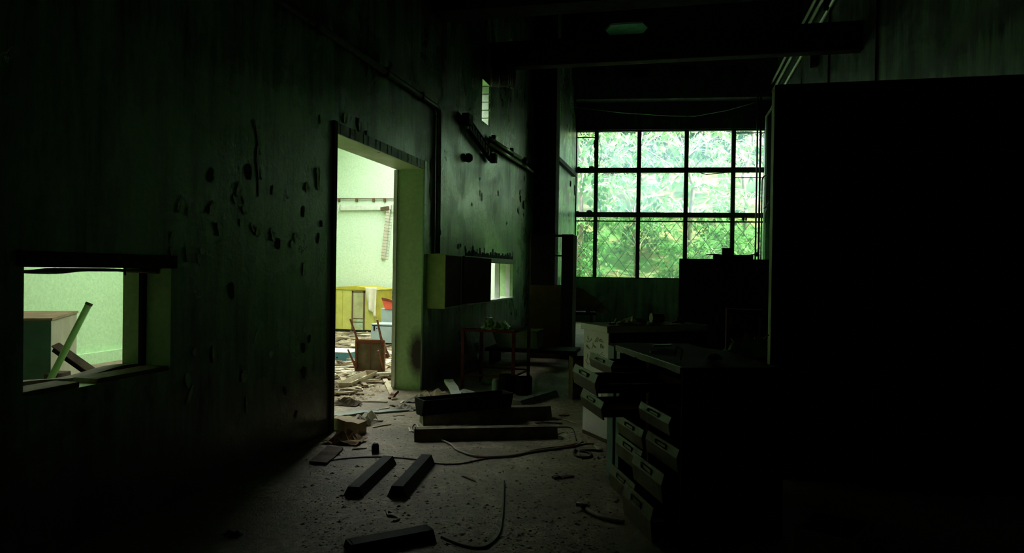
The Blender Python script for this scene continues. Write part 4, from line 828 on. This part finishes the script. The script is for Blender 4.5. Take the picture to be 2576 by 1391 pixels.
for u in (853, 897, 940, 968): MB().box(ony(u, 503, YW-0.03), (0.05, 0.05, 0.09)).build('hook', 'brown_trim', o, bevel=0.004)
for (v, h, lab) in ((736, 0.05, 'upper brown rail on the side room wall beside the yellow housing'), (748, 0.07, 'lower brown rail on the side room wall beside the yellow housing')):
    a, c = ony(964, v, YW-0.02), ony(1040, v+1, YW-0.02); o = centre(MB().bar(a, c, 0.025, h).build('wall_rail', 'brown_trim', bevel=0.003)); tag(o, lab, 'rail')
# grey chest with red lid, blue-grey chest, blue box
gc = thing('red_lidded_chest', 'grey chest with a raised bright red lid behind the blue-grey chest', 'chest', (-5.9, 13.5, 0))
YG = 13.4; xa, xb_ = ony(958, 800, YG).x, ony(1000, 800, YG).x+0.3; z1 = ony(970, 776, YG).z
MB().span((xa, YG, 0), (xb_, YG+0.45, z1)).build('body', 'blue_grey_paint', gc, bevel=0.008, world=True)
MB().prism([(ony(960, 749, YG).x, ony(960, 749, YG).z), (ony(969, 777, YG).x, ony(969, 777, YG).z), (xb_, ony(995, 783, YG).z), (xb_, ony(995, 758, YG).z)], YG-0.02, YG+0.01, lambda a, q, t: (a, t, q)).build('lid', 'red_paint', gc, bevel=0.004, world=True)
MB().bar(ony(961, 750, YG-0.03), ony(996, 758, YG-0.03), 0.03, 0.03).build('lid_edge', 'chair_wood', gc, world=True)
bc = thing('blue_grey_chest', 'blue-grey metal chest with a keyhole plate behind the upturned chair', 'chest', (-5.1, 12.7, 0))
YB = 12.38; xa = ony(933, 840, YB).x; xb_ = -4.75; z1 = ony(935, 816, YB).z
MB().span((xa, YB, 0.03), (xb_, YB+0.5, z1-0.03)).build('body', 'blue_grey_paint', bc, bevel=0.006, world=True)
MB().span((xa-0.005, YB-0.006, z1-0.012), (xb_+0.005, YB+0.51, z1+0.012)).build('lid', 'blue_grey_paint', bc, bevel=0.004, world=True)
MB().span((xa+0.02, YB+0.01, z1-0.03), (xb_-0.02, YB+0.49, z1-0.012)).build('gap_shadow_rim', 'dark_steel', bc, world=True)
MB().span((xa+0.02, YB+0.02, 0), (xb_-0.02, YB+0.48, 0.03)).build('plinth', 'dark_steel', bc, world=True)
MB().span(ony(939, 832, YB-0.006), ony(944, 820, YB+0.002)).build('lock_plate', 'dark_steel', bc, bevel=0.003, world=True)
MB().lathe([(0, 0), (0.012, 0), (0.012, 0.008), (0, 0.01)], ony(948, 826, YB), (0, -1, 0), 10).build('keyhole', 'dark_steel', bc, world=True)
bb = thing('blue_box', 'low blue box with a whitish top at the left of the doorway view', 'box', (-5.1, 10.1, 0))
p0 = fl(879, 908); xa = p0.x
MB().span((-5.7, p0.y, 0), (xa, p0.y+0.5, 0.12)).build('body', 'blue_paint', bb, bevel=0.004, world=True)
MB().span((-5.702, p0.y-0.003, 0.118), (xa+0.003, p0.y+0.503, 0.130)).build('top', 'white_top', bb, bevel=0.003, world=True)
MB().lathe([(0, 0), (0.010, 0), (0.008, 0.012), (0, 0.014)], ony(848, 899, p0.y), (0, -1, 0), 10).build('knob', 'dark_steel', bb, world=True)
p = fl(927, 867); o = centre(MB().lathe([(0, 0), (0.028, 0), (0.028, 0.16), (0.012, 0.185), (0, 0.19)], (p.x, p.y, 0.03), (1, -0.1, 0), 14).build('white_bottle', 'lamp_white', smooth=False)); tag(o, 'white plastic bottle lying before the blue-grey chest', 'bottle')
# upturned chair
el = math.radians(50); cp = fl(930, 941)
ch = thing('dining_chair', 'brown wooden chair lying upside down in the side room doorway', 'chair', (cp.x, cp.y, 0), math.radians(4))
T_ = Vector((0, math.cos(math.radians(90-el)), math.sin(math.radians(90-el)))); Nn = Vector((0, -math.cos(el), math.sin(el)))
def sp(x, t, n_): return Vector((x, 0, 0.03))+T_*t+Nn*n_
def cbox(x0, x1, t0, t1, n0, n1):
    m_ = MB(); m_.box(sp((x0+x1)/2, (t0+t1)/2, (n0+n1)/2), (x1-x0, t1-t0, n1-n0), basis(Vector((1, 0, 0)), T_, Nn)); return m_
cbox(-0.185, 0.185, 0.0, 0.40, -0.045, -0.02).build('seat', 'seat_underside', ch, bevel=0.008)
for q in ((-0.205, -0.18, 0.0, 0.40), (0.18, 0.205, 0.0, 0.40), (-0.205, 0.205, -0.012, 0.015), (-0.205, 0.205, 0.385, 0.41)): cbox(*q, -0.05, 0.03).build('apron', 'chair_wood', ch, bevel=0.004)
for (x, t) in ((-0.19, 0.02), (0.19, 0.02), (-0.17, 0.39), (0.17, 0.39)):
    lg = MB(); lg.tube([sp(x, t, -0.03), sp(x*1.0, t, 0.12), sp(x*1.08, t+(0.02 if t > 0.2 else -0.01), 0.40)], 0.022, 4, True, 0, 0.013); lg.build('leg', 'chair_wood', ch)
cbox(-0.008, 0.008, 0.02, 0.39, 0.0, 0.012).build('brace', 'chair_wood', ch)
for x in (-0.18, 0.18): MB().tube([sp(x, 0.39, -0.03), sp(x, 0.42, -0.17), sp(x, 0.46, -0.36)], 0.018, 4).build('back_post', 'chair_wood', ch)
for n_ in (-0.20, -0.33): cbox(-0.18, 0.18, 0.43, 0.455, n_-0.03, n_+0.03).build('back_slat', 'chair_wood', ch, bevel=0.003)
# view through the near opening: box, leaning post, dark angle iron
bx = thing('storage_box', 'tall green box with a beige top seen through the near left opening', 'box', (-5.5, 5.2, 0))
q0 = fl(130, 800, 0.95); q1 = fl(155, 782, 0.95)
bx.location = (q0.x, q0.y, 0); bx.rotation_euler.z = 0.60
MB().span((-0.8, 0.012, 0), (-0.004, 1.06, 0.93)).build('body', 'beige_side', bx, bevel=0.006)
MB().span((-0.8, 0.0, 0.0), (-0.004, 0.012, 0.93)).build('front', 'shaded_teal_front', bx, bevel=0.003)  # teal front with the shade of this side put into its tone
MB().span((-0.81, -0.01, 0.93), (0.006, 1.07, 0.95)).build('lid', 'cardboard', bx)
P1 = ony(222, 768, 4.55); P0 = ony(122, 964, 4.35); P2 = P0+(P0-P1)*0.9
lp = thing('leaning_post', 'round green post leaning in the near left opening', 'post', (P2.x, P2.y, P2.z))
MB().tube([P2, P1], 0.024, 16).build('shaft', 'green_post', lp, smooth=True, world=True)
MB().tube([P1, P1+(P1-P0).normalized()*0.02], 0.026, 16).build('end_ring', 'dark_scrap', lp, world=True)
A, Bq = ony(140, 880, 4.75), ony(236, 948, 4.75); d = (Bq-A); A2, B2 = A-d*0.05, A+d*2.1
ai = thing('angle_iron', 'dark steel angle bar crossing behind the leaning post', 'steel bar', (B2.x, B2.y, B2.z))
MB().bar(A2, B2, 0.012, 0.055, (0, 0, 1)).build('web', 'dark_steel', ai, world=True)
MB().bar(A2+Vector((0.04, -0.025, 0.035)), B2+Vector((0.04, -0.025, 0.035)), 0.065, 0.012, (0.2, -0.4, 1)).build('flange', 'dark_scrap', ai, world=True)
w_ = MB(); p = ony(150, 955, 4.6)
w_.box(ony(175, 966, 4.7), (0.22, 0.2, 0.10), rotz(0.3)); w_.box(ony(145, 962, 4.7), (0.10, 0.2, 0.16), rotz(0.3)); tag(centre(w_.build('metal_bracket', 'dark_scrap', bevel=0.006)), 'rusty metal bracket behind the foot of the leaning post', 'bracket')

# ------------------------------------------------------------------ litter
protos = []
def scrap_mesh(i):
    rr = random.Random(100+i); b = MB(); L = rr.uniform(0.18, 0.6); w = rr.uniform(0.03, 0.09); t = rr.uniform(0.008, 0.02); n = 4
    for e in range(1):
        top = []; bot = []
        for k in range(n+1):
            for sgn in (-1, 1):
                x = (k/n-0.5)*L+(rr.uniform(-0.04, 0.04) if k in (0, n) else 0); y = sgn*w/2*rr.uniform(0.7, 1.1); z = 0.02*math.sin(k/n*3.1)*rr.uniform(0, 1)
                top.append((x, y, z+t)); bot.append((x, y, z))
        m_ = len(top); fs = []
        for k in range(n):
            q = 2*k; fs += [(q, q+2, q+3, q+1), (m_+q, m_+q+1, m_+q+3, m_+q+2), (q, m_+q, m_+q+2, q+2), (q+1, q+3, m_+q+3, m_+q+1)]
        fs += [(0, 1, m_+1, m_), (2*n, m_+2*n, m_+2*n+1, 2*n+1)]; b.add(top+bot, fs)
    me = bpy.data.meshes.new('wood_scrap'); me.from_pydata([tuple(p) for p in b.v], [], b.f); me.materials.append(MATS[('scrap_wood', 'pale_wood', 'old_wood', 'paper', 'scrap_wood', 'dark_scrap')[i % 6]]); return me
SM = [scrap_mesh(i) for i in range(12)]
def clear_of(x, y):
    return not ((-8.25 < x < -6.4 and y > 14.3) or (-6.3 < x < -4.6 and 12.2 < y < 14.1) or (-5.8 < x < -4.7 and 9.7 < y < 10.6) or (-4.3 < x < -3.7 and 8.7 < y < 9.5) or (x > XLB-0.35 and not 5.9 < y < 7.6 and y < 8.2))
cnt = 0
while cnt < 210:
    u = R(836, 1000); v = R(828, 1010); p = fl(u, v)
    if p.y > 15.2 or p.x < -7.95 or p.x > XLB-0.4 or not clear_of(p.x, p.y): continue
    ob = bpy.data.objects.new('wood_scrap', SM[cnt % 12]); COL.objects.link(ob); ob.location = (p.x, p.y, 0.003+0.004*(cnt % 5)); ob.rotation_euler = (R(-0.08, 0.08), R(-0.05, 0.05), R(0, 6.28))
    k6 = cnt % 12; zone = 'by the upturned chair' if p.y < 9.6 and p.x > -5 else 'near the doorway threshold' if p.y < 8.3 else 'by the low blue box' if p.y < 11 else 'before the blue-grey chest' if p.x > -6.0 else 'before the yellow housing'
    look = ('tan', 'pale', 'brown', 'papery', 'straw coloured', 'dark')[k6 % 6]; size = 'long' if (SM[k6].vertices[8].co.x-SM[k6].vertices[0].co.x) > 0.4 else 'short'
    tag(ob, f'{size} {look} splintered scrap on the side room floor {zone}', 'wood scrap', f'{size} {look} scraps {zone}'); cnt += 1
spots = [(852, 1003, 0.5), (905, 1018, 2.1), (940, 1012, 0.2), (962, 1030, 1.2), (990, 1022, 2.6), (1005, 1046, 0.7), (870, 1048, 2.9), (925, 1062, 0.4), (960, 1072, 1.0), (1012, 1012, 1.7), (1040, 1002, 0.3), (1076, 992, 0.8),
         (1096, 984, 2.2), (1112, 978, 0.1), (1085, 1076, 0.5), (1030, 1082, 2.0), (1420, 1046, 0.3), (1432, 1062, 2.4), (1408, 1090, 1.1), (1380, 1066, 0.2), (1470, 1118, 0.6), (1500, 1128, 1.9), (1345, 1092, 2.8), (1230, 1072, 0.4), (900, 1130, 0.6), (1180, 1206, 2.5)]
for k, (u, v, a) in enumerate(spots):
    p = fl(u, v); ob = bpy.data.objects.new('lath_fragment', SM[(k*5) % 12]); COL.objects.link(ob); ob.location = (p.x, p.y, 0.002); ob.rotation_euler = (0, 0, a); q = 0.28+0.25*((k*7) % 5)/5; ob.scale = (q, q*1.1, q)
    zone = 'inside the doorway' if u < 1010 and v < 1100 else 'left of the lamp housing pile' if u < 1120 and v < 1100 else 'at the foot of the cupboard' if u > 1370 else 'on the open floor'
    tag(ob, f"{('tan', 'pale', 'brown', 'papery', 'straw coloured', 'dark')[(k*5) % 12 % 6]} lath fragment lying {zone}", 'wood scrap', f'lath fragments {zone}')
# uncountable chips and grit on the floor
def grit(name, label, n, area, mt, smin, smax):
    b = MB(); k = 0
    while k < n:
        x, y = area()
        s = R(smin, smax)*(0.4+R(0, 1)**3); a = R(0, 6.28); h = s*R(0.15, 0.5)
        pts = [(x+math.cos(a+t)*s*R(0.5, 1.0), y+math.sin(a+t)*s*R(0.5, 1.0)) for t in (0, 1.6, 3.1, 4.7)]
        b.add([(px_, py_, 0.0) for px_, py_ in pts]+[(x, y, h)], [(0, 1, 4), (1, 2, 4), (2, 3, 4), (3, 0, 4)]); k += 1
    o = b.build(name, mt); tag(o, label, 'debris'); o['kind'] = 'stuff'
def a_main():
    while True:
        p = fl(R(760, 1560), R(940, 1391)**1.0)
        if p.x > XL+0.05: return p.x, p.y
def a_side():
    while True:
        p = fl(R(836, 1000), R(835, 1010))
        if p.x < XLB-0.03 and p.y < 15.5: return p.x, p.y
grit('pale_grit', 'pale plaster crumbs and splinters scattered over the main floor', 4200, a_main, 'grit', 0.003, 0.018)
grit('dark_grit', 'dark dirt clods scattered over the main floor', 1500, a_main, 'dark_grit', 0.004, 0.018)
grit('side_room_grit', 'pale shavings and crumbs covering the side room floor', 3500, a_side, 'scrap_wood', 0.01, 0.06)

# ------------------------------------------------------------------ outside: hillside, trees, shrubs, vine
def hz(x, y):
    d = y-20.9
    z = 0.55+0.11*d if d < 7 else 1.32+0.5*(d-7)
    return z+0.10*math.sin(x*1.7+y*0.9)+0.06*math.sin(x*4.1-y*2.3)
hb = MB(); hb.sheet(lambda u, v: (-16+34*u, 20.95+32*v, hz(-16+34*u, 20.95+32*v)), 60, 60); struct(hb.build('ground_hillside', 'hill_soil', smooth=True))
def leaf(b, p, d, L, w, up, mi=0):
    d = d.normalized(); s = d.cross(up)
    if s.length < 1e-3: s = Vector((1, 0, 0))
    s.normalize(); n = s.cross(d); m1 = p+d*L*0.4-n*0.06*L; e = p+d*L-n*0.18*L
    b.add([p, m1+s*w/2+n*0.05*L, m1-s*w/2+n*0.05*L, e, m1], [(0, 4, 1), (0, 2, 4), (4, 3, 1), (4, 2, 3)], mi)
def tree(label, x, y, h, crown, nspr, mats, seed, leaf_l=(0.20, 0.34), group='trees on the hillside', low=0.25):
    rr = random.Random(seed); z0 = hz(x, y); t = thing('leafy_tree', label, 'tree', (x, y, z0-0.1), 0, group)
    trunk = [Vector((0, 0, 0))]
    for k in range(1, 7): trunk.append(Vector((rr.uniform(-0.12, 0.12)*k*0.5, rr.uniform(-0.12, 0.12)*k*0.5, h*0.9*k/6)))
    MB().tube(trunk, 0.11, 8, True, 0, 0.025).build('trunk', 'bark', t, smooth=True)
    br = MB(); fo = MB()
    for k in range(nspr):
        fz = rr.uniform(low, 1.0); a = rr.uniform(0, 6.283); prof = math.sin(min(1, (fz-low)/(1-low)*0.85+0.15)*math.pi)**0.6
        r = crown*prof*math.sqrt(rr.uniform(0.25, 1)); tip = Vector((math.cos(a)*r, math.sin(a)*r, fz*h-r*0.12))
        if k % 5 == 0:
            base = trunk[min(6, max(1, int(fz*6)))]; br.tube([base, (base+tip)/2+Vector((0, 0, 0.15)), tip], 0.018, 4, False, 0, 0.006)
        out = Vector((math.cos(a), math.sin(a), rr.uniform(-0.5, 0.2))); nl = rr.randint(5, 8)
        tipd = out.normalized()*0.22
        br.tube([tip-tipd*1.2, tip+tipd], 0.006, 3, False)
        for q in range(nl):
            s = rr.uniform(-1, 1); side = out.cross(Vector((0, 0, 1))).normalized()*(1 if q % 2 else -1)
            d = (out*rr.uniform(0.2, 0.9)+side*rr.uniform(0.4, 1)+Vector((0, 0, -rr.uniform(0.1, 0.9))))
            L = rr.uniform(*leaf_l); leaf(fo, tip+tipd*s+Vector((rr.uniform(-0.06, 0.06), rr.uniform(-0.06, 0.06), rr.uniform(-0.06, 0.06))), d, L, L*rr.uniform(0.3, 0.45), Vector((rr.uniform(-0.3, 0.3), rr.uniform(-0.3, 0.3), 1)), 0 if rr.random() < 0.7 else 1)
    br.build('branches', 'pale_twig', t); fo.build('foliage', mats, t)
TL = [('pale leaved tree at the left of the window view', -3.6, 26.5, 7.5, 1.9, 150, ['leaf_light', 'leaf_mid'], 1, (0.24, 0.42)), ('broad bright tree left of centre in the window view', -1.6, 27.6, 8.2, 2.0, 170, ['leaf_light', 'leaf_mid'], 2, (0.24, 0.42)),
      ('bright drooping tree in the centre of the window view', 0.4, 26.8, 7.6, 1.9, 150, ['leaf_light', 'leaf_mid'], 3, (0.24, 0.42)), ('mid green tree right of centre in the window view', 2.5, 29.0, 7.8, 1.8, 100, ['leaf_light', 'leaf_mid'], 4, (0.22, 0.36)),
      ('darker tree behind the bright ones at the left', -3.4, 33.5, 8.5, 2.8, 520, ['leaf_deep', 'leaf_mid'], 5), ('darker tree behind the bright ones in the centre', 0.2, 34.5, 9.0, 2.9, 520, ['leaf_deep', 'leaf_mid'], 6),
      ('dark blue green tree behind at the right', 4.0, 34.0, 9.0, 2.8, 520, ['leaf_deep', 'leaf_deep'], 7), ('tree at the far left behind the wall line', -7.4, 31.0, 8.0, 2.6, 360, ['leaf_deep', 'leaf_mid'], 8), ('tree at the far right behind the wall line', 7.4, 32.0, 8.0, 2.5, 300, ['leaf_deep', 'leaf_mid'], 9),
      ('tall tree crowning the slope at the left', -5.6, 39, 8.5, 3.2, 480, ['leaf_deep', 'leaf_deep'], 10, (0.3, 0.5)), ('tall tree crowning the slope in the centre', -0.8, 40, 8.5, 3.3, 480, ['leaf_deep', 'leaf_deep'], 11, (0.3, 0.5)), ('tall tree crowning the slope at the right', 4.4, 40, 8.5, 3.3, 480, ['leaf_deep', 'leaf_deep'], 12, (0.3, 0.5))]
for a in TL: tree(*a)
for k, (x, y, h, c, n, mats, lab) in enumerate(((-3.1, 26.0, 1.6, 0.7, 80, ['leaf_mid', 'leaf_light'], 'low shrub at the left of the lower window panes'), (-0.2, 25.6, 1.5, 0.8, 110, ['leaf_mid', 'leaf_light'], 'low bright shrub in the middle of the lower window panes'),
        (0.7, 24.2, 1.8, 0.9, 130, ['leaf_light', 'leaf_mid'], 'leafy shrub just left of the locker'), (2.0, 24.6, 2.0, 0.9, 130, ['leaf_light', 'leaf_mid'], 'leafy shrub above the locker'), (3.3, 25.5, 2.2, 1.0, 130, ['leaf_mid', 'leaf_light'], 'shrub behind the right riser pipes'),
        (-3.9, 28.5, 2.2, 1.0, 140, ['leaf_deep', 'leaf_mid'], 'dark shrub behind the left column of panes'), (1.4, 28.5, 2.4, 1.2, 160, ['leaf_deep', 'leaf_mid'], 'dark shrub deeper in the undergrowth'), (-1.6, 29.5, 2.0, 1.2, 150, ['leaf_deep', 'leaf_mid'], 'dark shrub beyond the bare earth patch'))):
    z0 = hz(x, y); rr = random.Random(300+k); t = thing('shrub', lab, 'shrub', (x, y, z0-0.05), 0, 'shrubs on the slope'); st = MB(); fo = MB()
    for q in range(7):
        a = q*0.9; st.tube([(0, 0, 0), (math.cos(a)*c*0.3, math.sin(a)*c*0.3, h*0.5), (math.cos(a)*c*0.7, math.sin(a)*c*0.7, h*0.9)], 0.014, 4, False, 0, 0.004)
    for q in range(n):
        a = rr.uniform(0, 6.283); fz = rr.uniform(0.1, 1); r = c*math.sqrt(rr.random())*math.sin((0.2+0.7*fz)*3.1)**0.5; p = Vector((math.cos(a)*r, math.sin(a)*r, fz*h))
        for s in range(5):
            L = rr.uniform(0.14, 0.26); leaf(fo, p+Vector((rr.uniform(-0.1, 0.1), rr.uniform(-0.1, 0.1), rr.uniform(-0.1, 0.1))), Vector((rr.uniform(-1, 1), rr.uniform(-1, 0.6), rr.uniform(-0.7, 0.4))), L, L*0.6, Vector((0, rr.uniform(-0.5, 0.2), 1)), 0 if rr.random() < 0.7 else 1)
    st.build('stems', 'bark', t); fo.build('foliage', mats, t)
vn = thing('climbing_vine', 'climbing vine hanging outside the left column of window panes', 'vine', tuple(endp(0.5, 0.55, 1.0)))
b = MB(); st = MB(); rr = random.Random(55)
path = [endp(0.62+0.10*math.sin(k*1.1), 0.5, 1.0+k*0.3) for k in range(16)]; st.tube(path, 0.012, 5, False)
for k in range(80):
    q = rr.choice(path[4:]); p = q+ED*rr.uniform(-0.45, 0.35)+Vector((0, rr.uniform(0, 0.15), rr.uniform(-0.15, 0.15))); L = rr.uniform(0.10, 0.18)
    if 1.9 < p.z < 3.1 and rr.random() < 0.5: continue
    leaf(b, p, Vector((rr.uniform(-1, 1), rr.uniform(-0.2, 0.2), rr.uniform(-1, 0))), L, L*0.9, Vector((0, -1, 0.4)), 0)
st.build('stem', 'bark', vn, world=True); b.build('foliage', 'leaf_mid', vn, world=True)
lg = thing('stone_post', 'pinkish stone post standing on the bare earth outside', 'post', (ony(1552, 650, 25).x, 25, hz(ony(1552, 650, 25).x, 25)))
MB().box((0, 0, 0.2), (0.11, 0.11, 0.45), None, 0, 0.85).build('shaft', 'cardboard', lg, bevel=0.02); MB().box((0, 0, 0.44), (0.13, 0.13, 0.05)).build('cap', 'cardboard', lg, bevel=0.01)
